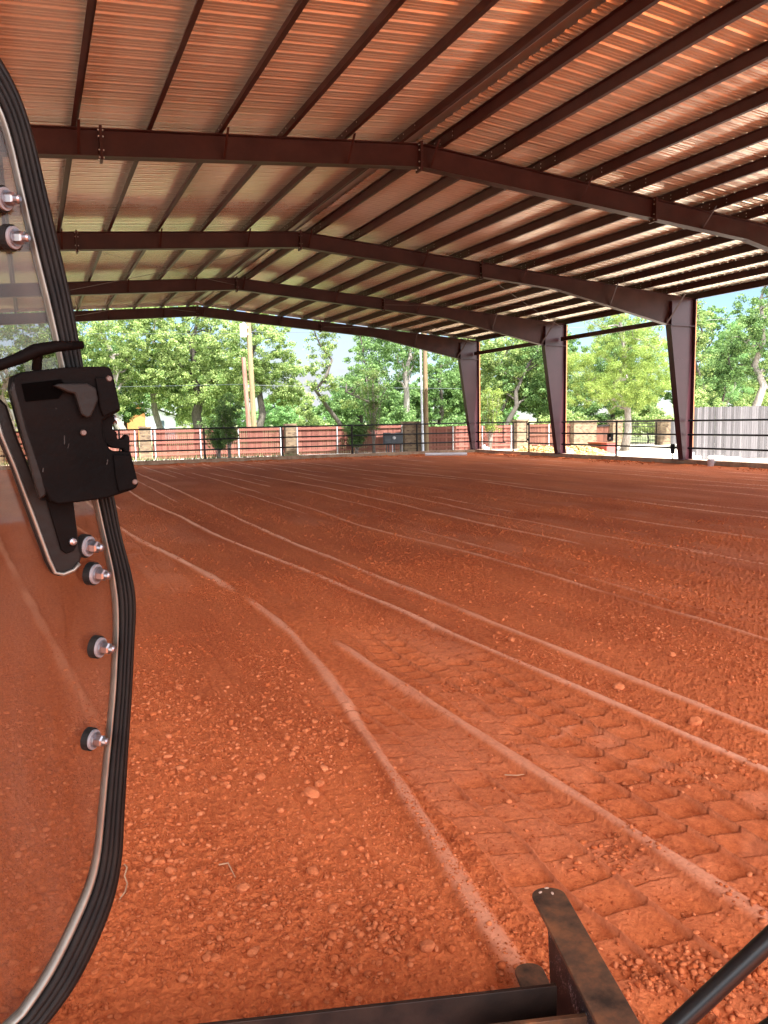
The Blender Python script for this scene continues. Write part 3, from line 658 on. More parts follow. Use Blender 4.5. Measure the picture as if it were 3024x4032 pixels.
def sack(x, y, z, l, wd, h, rz, label):
    g = np.random.default_rng(int(y * 100)); V = ICO2.copy(); bm = bmesh.new(); bmesh.ops.create_icosphere(bm, subdivisions=3, radius=1)
    for v in bm.verts:
        c = v.co; f = lambda a, p: math.copysign(abs(a) ** p, a)
        c.x, c.y, c.z = f(c.x, .55) * wd / 2, f(c.y, .5) * l / 2, f(c.z, .6) * h / 2 + h / 2
        c.z += .012 * math.sin(c.y * 23 + y) + .01 * math.sin(c.x * 31)
        c.z = max(c.z, .0)
    me = bpy.data.meshes.new('sack'); bm.to_mesh(me); bm.free(); me.shade_smooth(); me.materials.append(M['bag'])
    o = bpy.data.objects.new('sack', me); col.objects.link(o); o.location = (x, y, z); o.rotation_euler = (0, 0, rz)
    tag(o, label, 'sack', 'white sacks outside the right kerb')
sack(22.95, 21.40, .094, .66, .5, .27, .05, 'white sack nearest the right column, at the far end of the row beyond the kerb')
sack(22.95, 20.72, .094, .66, .5, .25, -.06, 'second white sack from the right column in the row beyond the kerb')
sack(23.0, 19.95, .094, .60, .5, .20, .1, 'third white sack from the right column, lower than the first two')
sack(23.0, 19.28, .094, .62, .5, .19, 0, 'white sack at the near end of the row, by the photo edge')
def fitting(x, y, label):
    m = MB(); m.tube([(x, y, .10), (x, y, .42), (x, y, .48)], [.055, .055, .055], 14); m.tube([(x, y, .28), (x + .06, y - .10, .28), (x + .14, y - .26, .25)], [.07, .075, .085], 14)
    one('pipe_fitting', m, M['pvc'], label, 'pipe fitting', 'white pipe fittings at the column feet', loc=(x, y, .1))
fitting(22.62, 22.25, 'white pipe elbow at the foot of the nearest visible column'); fitting(22.62, 29.85, 'white pipe elbow at the foot of the middle right column'); fitting(22.62, 37.2, 'white pipe elbow at the foot of the far corner column')
def pile(x0, x1, y0, y1, h, n, seed, label):
    g = np.random.default_rng(seed); x = g.normal((x0 + x1) / 2, (x1 - x0) / 4, n); y = g.uniform(y0, y1, n)
    u = 1 - ((x - (x0 + x1) / 2) / ((x1 - x0) / 2)) ** 2; v = 1 - ((y - (y0 + y1) / 2) / ((y1 - y0) / 2)) ** 4
    z = .09 + h * np.clip(u, 0, 1) * np.clip(v, 0, 1) * g.uniform(.3, 1, n) * (.75 + .5 * fbm(y * 2, x * 2, 2, seed))
    V, F = rocks(np.stack([x, y, z], 1), g.uniform(.05, .12, n), seed, jit=.3)
    o = np_mesh('chip_pile', V, F, M['straw'], False); tag(o, label, 'pile', 'yellow chip piles')
pile(23.3, 24.8, 32.6, 35.6, .30, 520, 61, 'low heap of broken yellow chips left of the middle right column')
pile(23.3, 24.8, 29.3, 32.1, .38, 600, 62, 'higher heap of broken yellow chips right of the middle right column')
t = tag(empty('red_crate', (25.1, 30.45, .09)), 'low orange red wooden crate beside the yellow chips', 'crate')
m = MB(); m.box(-.25, .25, -.25, .72, 0, .52); m.build('crate_body', M['redboard'], t, bevel=.01)
m = MB(); m.box(-.262, .252, -.68, -.255, 0, .52); m.build('side_panel', M['pinkboard'], t)
m = MB(); m.box(-.28, .27, -.7, .74, .525, .56); m.build('lid', M['redboard'], t)

# ---------------------------------------------------------------- boundary fence, pillars
FA, FB = Vector((5.66, 41.7, 0)), Vector((27.9, 38.66, 0)); FD = (FB - FA).normalized(); FN = Vector((FD.y, -FD.x, 0))
FROT = math.atan2(FD.y, FD.x)
def fx(x): return FA + FD * ((x - FA.x) / FD.x)
def planks(parent, L_, h, m, gap=.10, th=.018, z0=.03, jag=.015, seed=0):
    g = np.random.default_rng(seed); mb = MB(); tones = []; n = max(1, int(L_ / gap)); wd = L_ / n
    for i in range(n):
        zt = h + g.uniform(-jag, jag); off = g.uniform(0, .006); mb.box(i * wd + .004, (i + 1) * wd - .004, -th - off, -off, z0, zt); tones += [g.uniform()] * 8
    o = mb.build('pickets', m, parent); a = o.data.attributes.new('tone', 'FLOAT', 'POINT'); a.data.foreach_set('value', tones); return o
def picket_panel(xa, xb, label, m, h=1.52, posts=(), rails=(.25, .85, 1.42), name='picket_fence', facing=True):
    a, b = fx(xa), fx(xb); L_ = (b - a).length
    t = tag(empty(name, (a.x, a.y, .09), FROT), label, 'fence', 'picket fence panels between the pillars')
    planks(t, L_, h, m, seed=int(xa * 10) + 400)
    for z in rails:
        mb = MB(); mb.box(0, L_, -.062, -.025, z - .045, z + .045); o = mb.build('rail', m, t); at = o.data.attributes.new('tone', 'FLOAT', 'POINT'); at.data.foreach_set('value', [.75] * 8)
    for p in posts:
        q = (fx(p) - a).length; mb = MB(); mb.tube([(q, -.095, 0), (q, -.095, h - .02)], .032, 10); mb.tube([(q, -.095, h - .02), (q, -.095, h + .0)], .038, 10); mb.build('post', M['white_metal'], t)
def pillar(x0, x1, label, h=1.62, m='brick'):
    a, b = fx(x0), fx(x1); L_ = (b - a).length; t = tag(empty('brick_pillar', (a.x, a.y, .09), FROT), label, 'pillar', 'brick fence pillars')
    mb = MB(); mb.box(0, L_, -.35, .25, 0, h); mb.build('shaft', M[m], t)
    mb = MB(); mb.box(-.04, L_ + .04, -.39, .29, h + .001, h + .09); mb.build('cap', M['brick'], t)
picket_panel(-9, -1.9, 'red picket fence panel farthest left, seen through the door glass', M['red_plank'], posts=(-7, -4.5, -2.2))
picket_panel(-1.2, 5.0, 'red picket fence panel left of the first brick pillar', M['red_plank'], posts=(-.9, 2.0, 4.82))
picket_panel(5.64, 12.38, 'red picket fence panel between the first and second brick pillars', M['red_plank'], posts=(5.78, 8.03, 9.96, 12.17))
picket_panel(13.0, 18.95, 'red picket fence panel behind the grey meter box', M['red_plank'], posts=(13.05, 15.23, 18.9))
picket_panel(20.0, 25.7, 'red picket fence panel behind the far corner column', M['red_plank'], h=1.40, rails=(.25, .8, 1.3), posts=(21.91, 23.69, 25.5))
picket_panel(26.5, 29.35, 'darker brown picket fence panel right of the walk gate', M['brown_plank'], h=1.42, rails=(.25, .8, 1.32), posts=(26.55, 27.91))
pillar(-1.85, -1.25, 'brick pillar farthest left, behind the door glass'); pillar(5.04, 5.60, 'buff brick pillar just right of the door latch'); pillar(12.41, 12.96, 'buff brick pillar near the leaning utility pole')
pillar(18.98, 19.95, 'wide brick pillar behind the two poles and meter box'); pillar(25.75, 26.45, 'brick pillar seen through the walk gate')
pillar(29.4, 30.9, 'wide pale brick pillar beside the brown picket panel', 1.5); pillar(32.0, 32.65, 'brick pillar left of the iron gate', 1.5); pillar(35.3, 36.0, 'brick pillar right of the iron gate', 1.5)
a = fx(30.92); t = tag(empty('board_gate', (a.x, a.y, .09), FROT), 'red brown board gate between two brick pillars', 'gate')
planks(t, 1.05, 1.3, M['brown_plank'], seed=3); mb = MB(); mb.box(-.0, 1.05, -.06, -.025, 1.2, 1.3); mb.box(0, 1.05, -.06, -.025, .2, .3); mb.build('gate_frame', M['iron'], t)
a = fx(32.7); t = tag(empty('iron_gate', (a.x, a.y, .09), FROT), 'black iron bar gate behind the cedar trunk', 'gate')
mb = MB()
for i in range(22): mb.box(i * .118 + .03, i * .118 + .05, -.01, .01, .05, 1.36)
mb.build('bars', M['iron'], t); mb = MB()
for z in (.08, .5, 1.15, 1.34): mb.box(0, 2.58, -.022, .022, z - .02, z + .02)
mb.box(0, .05, -.024, .024, .02, 1.4); mb.box(2.53, 2.58, -.024, .024, .02, 1.4); mb.build('gate_frame', M['iron'], t)
a = fx(36.05); t = tag(empty('board_fence', (a.x, a.y, .09), FROT), 'short weathered grey board fence right of the iron gate', 'fence')
planks(t, 4.6, 1.45, M['grey_plank'], seed=8); mb = MB()
for z in (.3, 1.1): mb.box(0, 4.6, .002, .05, z - .04, z + .04)
mb.build('rail', M['steel'], t)
t = tag(empty('board_fence', (23.95, 23.87, .09), -.43), 'tall weathered grey board fence at the right edge behind the sacks', 'fence')
planks(t, 20, 2.08, M['grey_plank'], seed=9, jag=.02, gap=.09); mb = MB()
for z in (.3, 1.1, 1.85): mb.box(0, 20, .002, .05, z - .045, z + .045)
mb.build('rail', M['twig'], t)
for x in np.arange(.05, 20, 2.4):
    mb = MB(); mb.box(x, x + .1, .055, .155, 0, 2.0); mb.build('post', M['twig'], t)

# meter box, poles
t = tag(empty('meter_box', (17.23, 38.6, .09), -.06), 'grey electrical meter box on short posts by the back fence', 'meter box')
for x0, x1, z1 in ((0, .37, 1.14), (.375, .70, 1.10), (.705, 1.07, 1.12)):
    m = MB(); m.box(x0, x1, -.12, .12, .50, z1); m.build('cabinet', M['grey_box'], t, bevel=.012)
for x in (.15, .28, .5, .62, .95):
    m = MB(); m.tube([(x, 0, 0), (x, 0, .5)], .028, 8); m.build('leg', M['lamp_pole'] if x == .5 else M['grey_box'], t)
m = MB(); m.tube([(.54, -.12, .86), (.54, -.17, .86)], .085, 16); m.tube([(.54, -.17, .86), (.54, -.24, .86)], .07, 16); m.build('meter', M['dark_glass'], t)
t = tag(empty('utility_pole', (12.41, 47, 0)), 'tall tan wooden utility pole carrying a grey transformer', 'utility pole')
m = MB(); m.tube([(0, 0, 0), (-.14, 0, 8.2), (-.17, 0, 9.6)], [.17, .14, .13], 12); m.build('pole', M['wood_pole'], t)
m = MB(); m.tube([(-.50, -.1, 6.95), (-.50, -.1, 7.0), (-.50, -.1, 7.68), (-.50, -.1, 7.74)], [.18, .2, .2, .16], 14); m.tube([(-.46, -.1, 7.7), (-.46, -.1, 7.9)], .03, 8); m.box(-.4, -.13, -.13, -.07, 7.1, 7.2); m.box(-.4, -.13, -.13, -.07, 7.5, 7.6); m.build('transformer', M['white_metal'], t)
m = MB(); m.tube([(-.12, 0, 7.25), (.25, -.1, 7.35)], .02, 6); m.tube([(.25, -.1, 7.3), (.25, -.1, 7.45)], .05, 8); m.build('insulator', M['grey_box'], t)
def wire(p, q, sag, label):
    m = MB(); p, q = Vector(p), Vector(q); m.tube([p.lerp(q, i / 16) - Vector((0, 0, sag * 4 * (i / 16) * (1 - i / 16))) for i in range(17)], .011, 5)
    one('power_line', m, M['grey_box'], label, 'power line', 'power lines on the poles')
wire((12.25, 47, 7.2), (-40, 50, 7.6), .5, 'upper power line running left from the tall utility pole'); wire((12.2, 47, 4.15), (60, 44, 4.0), .25, 'lower cable running right from the tall utility pole')
wire((11.75, 46, 4.15), (-40, 50, 4.2), .3, 'lower cable running left from the reddish pole'); wire((12.25, 47, 7.3), (42, 30, 7.6), .5, 'upper power line slanting right from the utility pole past the bare branches')
m = MB(); m.tube([(11.87, 46, 0), (11.63, 46, 5.7)], [.15, .12], 12); one('utility_pole', m, M['red_pole'], 'shorter reddish leaning pole just left of the utility pole', 'utility pole', loc=(11.87, 46, 0))
m = MB(); m.tube([(19.78, 39, .05), (19.72, 39, 4.0), (19.67, 39, 7.2)], [.075, .06, .05], 12); one('steel_pole', m, M['lamp_pole'], 'slim pale blue grey steel pole beside the tan wooden post', 'pole', loc=(19.78, 39, .05))
m = MB(); m.tube([(20.02, 39.05, .05), (19.99, 39.05, 7.2)], [.14, .115], 14); one('utility_pole', m, M['wood_pole'], 'tan wooden pole standing inside the red fence beside the slim steel pole', 'utility pole', loc=(20.02, 39.05, .05))

# far houses
t = tag(empty('house', (7.6, 95, 0)), 'white and grey gabled house far left behind the fence', 'house')
m = MB(); m.prism([(-2.5, 0), (2.2, 0), (2.2, 2.9), (-.2, 3.9), (-2.5, 2.9)], (0, 0, 0), (1, 0, 0), (0, 0, 1), (0, 1, 0), 8); m.build('wall', M['house_white'], t)
m = MB()
for s in (-1, 1): m.obox((-.2 + s * 1.25, 3.8, 3.48), (2.5, 0, -s * 1.04), (0, 1, 0), (s * 1.04, 0, 2.5), 1.45, 4.4, .06)
m.build('roof', M['roofing'], t); m = MB(); m.box(.55, 1.2, -.05, .02, 1.9, 3.0); m.build('window', M['window'], t); m = MB(); m.box(1.55, 1.9, -.06, .02, .6, 2.8); m.build('door', M['window'], t)
t = tag(empty('house', (12.2, 96, 0)), 'white shed roofed house with an orange cedar gable wall', 'house')
m = MB(); m.prism([(-1.9, 0), (.15, 0), (.15, 4.25), (-.6, 4.3), (-1.9, 3.7)], (0, 0, 0), (1, 0, 0), (0, 0, 1), (0, 1, 0), 8); m.build('gable_wall', M['house_orange'], t)
m = MB(); m.prism([(.16, 0), (3.6, 0), (3.6, 2.9), (.16, 4.15)], (0, .1, 0), (1, 0, 0), (0, 0, 1), (0, 1, 0), 8); m.build('wall', M['house_white'], t)
m = MB(); m.obox((2.0, 3.8, 3.72), (3.5, 0, -1.3), (0, 1, 0), (1.3, 0, 3.5), 2.3, 4.4, .07); m.obox((-1.3, 3.8, 4.1), (1.5, 0, .75), (0, 1, 0), (-.75, 0, 1.5), .95, 4.4, .07); m.build('roof', M['roofing'], t)
m = MB(); m.box(1.6, 2.3, .04, .12, 1.4, 2.4); m.build('window', M['window'], t)

# ---------------------------------------------------------------- trees
def leaves(C, S, n, size, seed, cone=0):
    """n leaf faces per clump centre C with clump radius S"""
    n = n * 2.5; size = size * .62; S = S * .92
    g = np.random.default_rng(seed); k = len(C); tot = int(n * k)
    which = g.integers(0, k, tot); d = g.normal(size=(tot, 3)); d /= np.linalg.norm(d, axis=1)[:, None]
    r = g.uniform(size=tot) ** .45; P = C[which] + d * (r * S[which])[:, None] * np.array([1, 1, .72])
    nrm = g.normal(size=(tot, 3)) + d * .5 + np.array([0, 0, .5]); nrm /= np.linalg.norm(nrm, axis=1)[:, None]
    a = np.cross(nrm, g.normal(size=(tot, 3))); a /= np.linalg.norm(a, axis=1)[:, None]; b = np.cross(nrm, a)
    sz = size * g.uniform(.55, 1.3, tot)[:, None]
    asp = .62 if not cone else .28
    V = np.stack([P - a * sz, P - b * sz * asp, P + a * sz, P + b * sz * asp], 1).reshape(-1, 3)
    F = np.arange(tot * 4).reshape(-1, 4)
    ct = g.uniform(size=k)
    tone = np.clip(.30 + .35 * ct[which] + g.normal(0, .25, tot), 0, 1)
    return V, F, tone
def limbs(m, base, top, r0, n, spread, seed, up=.5, crook=.12, start=.35):
    """tapered crooked trunk with side limbs; returns limb ends"""
    g = random.Random(seed); base, top = Vector(base), Vector(top); pts = []; L_ = (top - base).length
    for i in range(9):
        t = i / 8; p = base.lerp(top, t); w_ = crook * L_ * .12 * math.sin(t * math.pi)
        pts.append(p + Vector((g.uniform(-w_, w_), g.uniform(-w_, w_), 0)))
    m.tube(pts, [r0 * (1.25 if i == 0 else 1) * (1 - .85 * i / 8) + .008 for i in range(9)], 9)
    ends = [pts[-1]]
    for k in range(n):
        t = start + (1 - start) * (k + g.random() * .7) / n; i = min(int(t * 8), 7); p = pts[i].lerp(pts[i + 1], t * 8 - i)
        a = g.uniform(0, 2 * math.pi) if k % 2 else g.uniform(0, 2 * math.pi); le = spread * (1.1 - .55 * t) * g.uniform(.6, 1.15)
        d = Vector((math.cos(a), math.sin(a), up * g.uniform(.3, 1.3))).normalized(); q = [p]
        for s in range(1, 6): q.append(p + d * le * s / 5 + Vector((g.uniform(-1, 1), g.uniform(-1, 1), g.uniform(-.6, 1))) * le * .06 * s ** .7)
        rb = r0 * (1 - .8 * t) * .5 + .01
        m.tube(q, [rb * (1 - .82 * s / 5) + .005 for s in range(6)], 6)
        ends.append(q[-1]); ends.append(q[3])
        for _ in range(2):
            j = g.choice((2, 3, 4)); e = q[j] + Vector((g.uniform(-1, 1), g.uniform(-1, 1), g.uniform(-.2, 1))).normalized() * le * .4
            m.tube([q[j], q[j].lerp(e, .5) + Vector((0, 0, le * .03)), e], [rb * .4, rb * .25, .006], 5); ends.append(e)
    return ends
def tree(name, label, cat, loc, h, r0, blobs, leafm, barkm, nl=70, lsz=.13, seed=1, top=None, nlimb=9, spread=2.5, group='trees beyond the boundary fence', cl=1.0, per=14, cone=0, start=.35, up=.5, crook=.5):
    """blobs: crown volume as (dx,dy,z,rx,rz) ellipsoids relative to the base"""
    t = tag(empty(name, loc), label, cat, group); m = MB()
    tp = top or (0, 0, h * .92); ends = limbs(m, (0, 0, 0), tp, r0, nlimb, spread, seed, up, crook, start)
    m.build('trunk', barkm, t, smooth=True)
    g = np.random.default_rng(seed); C = []; S = []
    for dx, dy, z, rx, rz in blobs:
        n = int(1.7 * per * (rx * rx * rz) ** .62) + 6
        d = g.normal(size=(n, 3)); d /= np.linalg.norm(d, axis=1)[:, None]; r = g.uniform(.35, 1.0, n) ** .6
        C.append(np.array([dx, dy, z]) + d * r[:, None] * np.array([rx, rx, rz])); S.append(g.uniform(.20, .50, n) * cl)
    C.append(np.array([e[:] for e in ends])); S.append(np.full(len(ends), .42 * cl))
    C = np.concatenate(C); S = np.concatenate(S)
    k = C[:, 2] > .3; C = C[k]; S = S[k]
    V, F, tone = leaves(C, S, nl * .62, lsz * .92, seed + 1, cone)
    np_mesh('crown', V, F, leafm, False, t, {'tone': ('FACE', tone)})
    return t
OK_, DK, CD, PN, MY = M['oak_leaf'], M['dark_leaf'], M['cedar_leaf'], M['pine_leaf'], M['myrtle_leaf']
B1, B2 = M['bark'], M['dark_bark']
tree('oak_tree', 'pale barked oak seen through the door glass at the far left', 'tree', (-1.2, 55, .05), 11, .26, [(0, 0, 8, 4, 3), (-2.5, 0, 5.5, 2.5, 2), (2.2, 1, 5, 2.2, 2)], DK, B1, 60, .12, 11, nlimb=13, spread=3.2)
tree('oak_tree', 'oak with a leaning grey trunk just right of the door latch', 'tree', (5.75, 56, .05), 12, .34, [(-.5, 0, 8.4, 3.2, 3), (-2, 0, 5.2, 1.8, 1.8), (1.6, .5, 5.6, 1.8, 1.8), (-.4, 1, 3.6, 1.6, .8)], OK_, B1, 60, .125, 12, top=(-1.0, 0, 10.8), nlimb=12, spread=2.6, start=.3)
tree('oak_tree', 'slender oak with a mottled trunk, second trunk right of the latch', 'tree', (8.7, 60, .05), 12, .27, [(0, 0, 9, 3, 3), (-1.4, 0, 5.5, 1.8, 1.7), (1.8, 0, 4.6, 1.8, 1.5)], OK_, B1, 60, .125, 13, nlimb=11, spread=2.6)
tree('oak_tree', 'broad dense oak with a short dark trunk in the middle of the left group', 'tree', (11.0, 57, .05), 11, .42, [(0, 0, 7.8, 3.8, 3.4), (-2.2, 0, 5.4, 2.2, 2.2), (2.2, 0, 5.4, 2.3, 2.2), (0, -1, 4.4, 2.6, 1.5)], OK_, B2, 62, .125, 14, nlimb=9, spread=3, per=16)
tree('oak_tree', 'dense round oak with dark trunk behind the utility pole', 'tree', (14.1, 53, .05), 10.5, .30, [(.3, 0, 7.0, 2.6, 2.6), (1.9, 0, 4.9, 1.7, 2.0), (-.6, 0, 4.6, 1.9, 1.6), (2.6, .3, 3.8, 1.0, .9)], OK_, B2, 62, .12, 15, nlimb=9, spread=2.2, per=17)
tree('oak_tree', 'open crowned leaning oak against the sky right of the utility pole', 'tree', (18.3, 46, .05), 8.5, .17, [(-1.9, 0, 6.5, 1.05, 1.15), (-2.2, 0, 5.0, .8, .6), (-2.7, 0, 4.0, .5, .35), (-1.2, 0, 4.2, .6, .5), (-1.5, 0, 7.9, .9, .7), (-.2, 0, 3.1, .5, .5)], OK_, B2, 34, .11, 16, top=(-2.3, 0, 7.4), nlimb=7, spread=1.3, per=11, cl=.8, crook=1.4)
tree('oak_tree', 'half bare oak with dead upper branches behind the meter box', 'tree', (18.85, 44.5, .05), 8, .13, [(-.5, 0, 4.2, .9, 1.0), (.9, 0, 3.8, .8, .9)], DK, B2, 36, .10, 17, top=(-.5, 0, 7.2), nlimb=12, spread=1.5, per=11, cl=.7, crook=1.6, start=.4, up=1.2)
tree('oak_tree', 'tall oak with a pale straight trunk behind the wooden pole', 'tree', (24.1, 50, .05), 11, .27, [(-.8, 0, 7.4, 1.8, 1.2), (1.8, .5, 6.2, 1.6, 1.3), (0, 0, 9.2, 2.6, 1.6)], DK, B1, 50, .115, 18, top=(.1, 0, 10), nlimb=12, spread=2.8, per=11, up=.9)
tree('evergreen_tree', 'dark evergreen mass right of the pale straight trunk', 'tree', (29.6, 55, .05), 7, .25, [(0, 0, 3.4, 2.7, 2.6), (1.8, 0, 4.0, 1.9, 2.2), (-2.4, 0, 2.6, 1.9, 1.6), (-4.2, 0, 2.8, 1.4, 1.5)], DK, B2, 70, .12, 19, per=17)
tree('evergreen_tree', 'dark evergreen low behind the half bare oak', 'tree', (22.2, 54, .05), 5, .2, [(0, 0, 3.0, 2.3, 2.1), (-2.2, 0, 2.3, 1.4, 1.3)], DK, B2, 70, .12, 20, per=16)
tree('oak_tree', 'bright green tree filling the bay beyond the far corner column', 'tree', (28.9, 45, .05), 9, .13, [(0, 0, 6.2, 2.0, 2.0), (-.6, 0, 3.8, 1.9, 1.7), (1.3, 0, 4.2, 1.6, 1.8)], OK_, B1, 64, .115, 21, per=17, nlimb=10, spread=2)
tree('oak_tree', 'green tree close left of the middle right column', 'tree', (32.6, 46, .05), 9, .22, [(0, 0, 5.8, 2.1, 2.3), (-.4, 0, 3.2, 1.9, 1.2), (1.6, 0, 4.4, 1.8, 2)], OK_, B2, 64, .115, 22, per=17, nlimb=9, spread=2)
tree('oak_tree', 'darker leafy tree behind the cedar on its left', 'tree', (27.2, 37.2 + 6, .05), 8.5, .2, [(3.6, 0, 5.5, 2.2, 2.2), (3.9, 0, 3.2, 2.0, 1.5)], DK, B2, 60, .12, 23, top=(3.4, 0, 7), per=15)
tree('oak_tree', 'dark leafy tree behind the cedar on its right', 'tree', (35.8, 42, .05), 8.5, .2, [(0, 0, 5.2, 2.4, 2.2), (-1.6, 0, 3.0, 1.9, 1.4), (1.5, 0, 3, 1.7, 1.4)], DK, B2, 60, .12, 24, per=15)
tree('cedar_tree', 'large yellow green cedar standing inside the fence before the iron gate', 'tree', (28.0, 32.2, .05), 9.5, .20, [(-.3, 0, 6.6, 1.7, 1.9), (-1.8, 0, 4.3, 1.5, 1.1), (1.2, 0, 5.0, 1.4, 1.3), (.2, -.3, 3.7, 2.0, .9), (-2.6, 0, 3.0, 1.3, .7), (1.6, 0, 3.2, 1.2, .7), (.6, 0, 2.6, 1.2, .5), (.2, 0, 8.6, 1.2, 1.2), (-1.2, -.3, 3.4, 1.2, .8), (.4, -.8, 4.9, 1.3, 1.0), (-.6, -.9, 2.9, .9, .5), (-2.9, 0, 4.6, .8, .6), (2.3, 0, 4.1, .8, .6)], CD, B1, 120, .075, 25, nlimb=14, spread=2.4, per=15, cone=1, cl=.8, up=.1, start=.22)
tree('oak_tree', 'loose crowned oak right of the nearest right column', 'tree', (35.1, 34.5, .05), 9.5, .14, [(.1, 0, 6.8, 1.0, 1.4), (.2, 0, 4.7, 1.0, .9), (-.2, 0, 3.2, 1.2, .8)], OK_, B2, 50, .095, 26, nlimb=8, spread=1.4, per=13, cl=.8)
tree('pine_tree', 'young bright green pine rising above the grey board fence', 'tree', (37.7, 34.5, .05), 7.6, .11, [(0, 0, 6.4, .55, 1.1), (0, 0, 4.9, 1.0, 1.0), (0, 0, 3.4, 1.4, .9)], PN, B1, 90, .10, 27, nlimb=12, spread=1.1, per=17, cone=1, cl=.7)
tree('oak_tree', 'tall dark oak with rough grey trunk at the right photo edge', 'tree', (35.2, 30.2, .05), 9.8, .27, [(.2, 0, 7.0, 1.5, 1.6), (-1.0, 0, 6.0, .9, 1.2), (.8, 0, 5.0, 1.5, 1.2), (-.6, .4, 3.9, .8, .5)], DK, B1, 62, .09, 28, nlimb=10, spread=1.8, per=15, cl=.8, top=(.3, 0, 8.8))
tree('oak_tree', 'thin dark trunked tree just left of the rough trunked oak', 'tree', (34.2, 31.4, .05), 6, .09, [(-.3, 0, 4.8, .9, .8), (.5, 0, 3.9, .7, .6), (-.9, .5, 3.3, 1.0, .5)], DK, B2, 55, .09, 29, nlimb=8, spread=1.1, per=13, cl=.7)
for i, (x, y, z, r, lb) in enumerate(((32.4, 31.5, 2.2, 1.2, 'bright green bush above the left end of the grey board fence'), (34.6, 33.5, 2.0, 1.3, 'green bush above the middle of the grey board fence'), (39.5, 33.5, 2.2, 1.5, 'green bush at the far right above the grey board fence'))):
    tree('leafy_bush', lb, 'bush', (x, y, .05), z + 1, .05, [(0, 0, z, r, 1.0), (.4, 0, z - .9, r, .8), (-.8, 0, z + .2, r * .7, .6)], OK_, B2, 70, .085, 40 + i, nlimb=5, spread=1, group='bushes behind the grey board fence', per=20, cl=.8)
def myrtle(x, y, label, seed, h, w_, leafy, m=MY, nlv=13):
    t = tag(empty('crape_myrtle', (x, y, .09)), label, 'shrub', 'crape myrtles by the back fence'); mb = MB(); g = random.Random(seed); C = []
    for i in range(11):
        a = g.uniform(0, 6.28); rr_ = g.uniform(.15, 1) * w_; p = Vector((math.cos(a) * rr_, math.sin(a) * rr_ * .7, h * g.uniform(.7, 1))); q = [Vector((math.cos(a) * .07, math.sin(a) * .07, 0))]
        for s in range(1, 6): q.append(Vector((p.x * (s / 5) ** 1.2, p.y * (s / 5) ** 1.2, p.z * s / 5)) + Vector((g.uniform(-.05, .05), g.uniform(-.05, .05), 0)))
        mb.tube(q, [.026 * (1 - .75 * s / 5) for s in range(6)], 6)
        for s in (2, 3, 4, 5):
            for _ in range(2 if s < 4 else 3):
                e = q[s] + Vector((g.uniform(-1, 1), g.uniform(-1, 1), g.uniform(0, 1))) * .32; mb.tube([q[s], e], [.008, .003], 4); C.append(e)
            C.append(q[s])
    mb.build('stems', M['bark'], t, smooth=True); C = np.array([c[:] for c in C]); C = C[C[:, 2] > leafy]
    V, F, tone = leaves(C, np.full(len(C), .20), nlv, .06, seed); np_mesh('foliage', V, F, m, False, t, {'tone': ('FACE', tone)})
myrtle(8.95, 38.9, 'dark leaved crape myrtle before the fence, left of the utility pole', 71, 3.0, .85, .35, DK, 26)
myrtle(17.0, 39.4, 'tall thin crape myrtle left of the meter box', 72, 4.4, .8, .9)
myrtle(16.1, 39.7, 'low dark foliage added for the bush shadow on the fence, left of the tall thin myrtle', 75, 1.7, .65, .1, DK, 26)  # added dark leaves in place of a bush shadow on the fence
myrtle(23.55, 38.1, 'yellow green crape myrtle just right of the far corner column', 73, 3.3, .75, 1.0, CD)
myrtle(19.3 - 10.6, 40.2, 'small dark crape myrtle behind the first one', 74, 1.9, .7, .1, DK, 26)
for i, (x, y, z, r, nm) in enumerate(((31.2, 41.6, 1.5, 1.6, 'behind the wide pale brick pillar'), (34.0, 42.5, 1.4, 1.7, 'behind the black iron gate'), (37.2, 40.5, 1.5, 1.7, 'behind the short grey board fence'), (26.3, 44.0, 1.5, 1.8, 'behind the walk gate'), (40.5, 38.5, 1.5, 1.8, 'behind the nearest right column'), (21.5, 45.5, 1.4, 1.8, 'behind the far corner column'), (16.6, 49, 1.2, 1.6, 'behind the meter box'))):
    tree('leafy_bush', 'low green bush ' + nm, 'bush', (x, y, .05), z + 1.2, .05, [(0, 0, z, r, .9), (r * .8, 0, z - .4, r * .8, .8), (-r * .8, 0, z - .3, r * .8, .8)], DK if i % 2 else OK_, B2, 60, .11, 60 + i, nlimb=5, spread=1, group='low bushes behind the red fence', per=16)
# mid distance: trees across the field
far = [(24, 120, 7.5), (30, 128, 8), (36, 122, 7), (42, 130, 8.5), (48, 126, 8), (53, 131, 8), (59, 128, 8), (18, 131, 8), (10, 133, 8.5), (2, 135, 8), (-8, 134, 9), (66, 133, 9), (74, 130, 9), (84, 132, 9), (95, 130, 9), (106, 120, 9), (115, 112, 9)]
names_ = ['behind the leaning pole', 'in the gap right of the utility pole', 'in the middle of the gap right of the utility pole', 'at the right of the gap under the leaning oak', 'behind the half bare oak', 'behind the meter box', 'behind the two slim poles', 'behind the dense round oak', 'behind the broad dense oak', 'behind the white house', 'seen far left through the glass', 'behind the far corner column', 'beyond the bright green bay tree', 'beyond the middle column', 'beyond the cedar', 'beyond the iron gate', 'beyond the nearest column']
for i, ((x, y, h), nm) in enumerate(zip(far, names_)):
    tree('pine_tree', 'distant pine across the field ' + nm, 'tree', (x, y, .05), h, .18, [(0, 0, h * .55, 3.2, h * .36), (1.6, 0, h * .35, 2.6, h * .22), (-1.8, 0, h * .38, 2.6, h * .24)], PN if i % 3 else OK_, B1, 42, .26, 100 + i, nlimb=5, spread=2, group='distant trees across the field', per=7, cl=1.5)
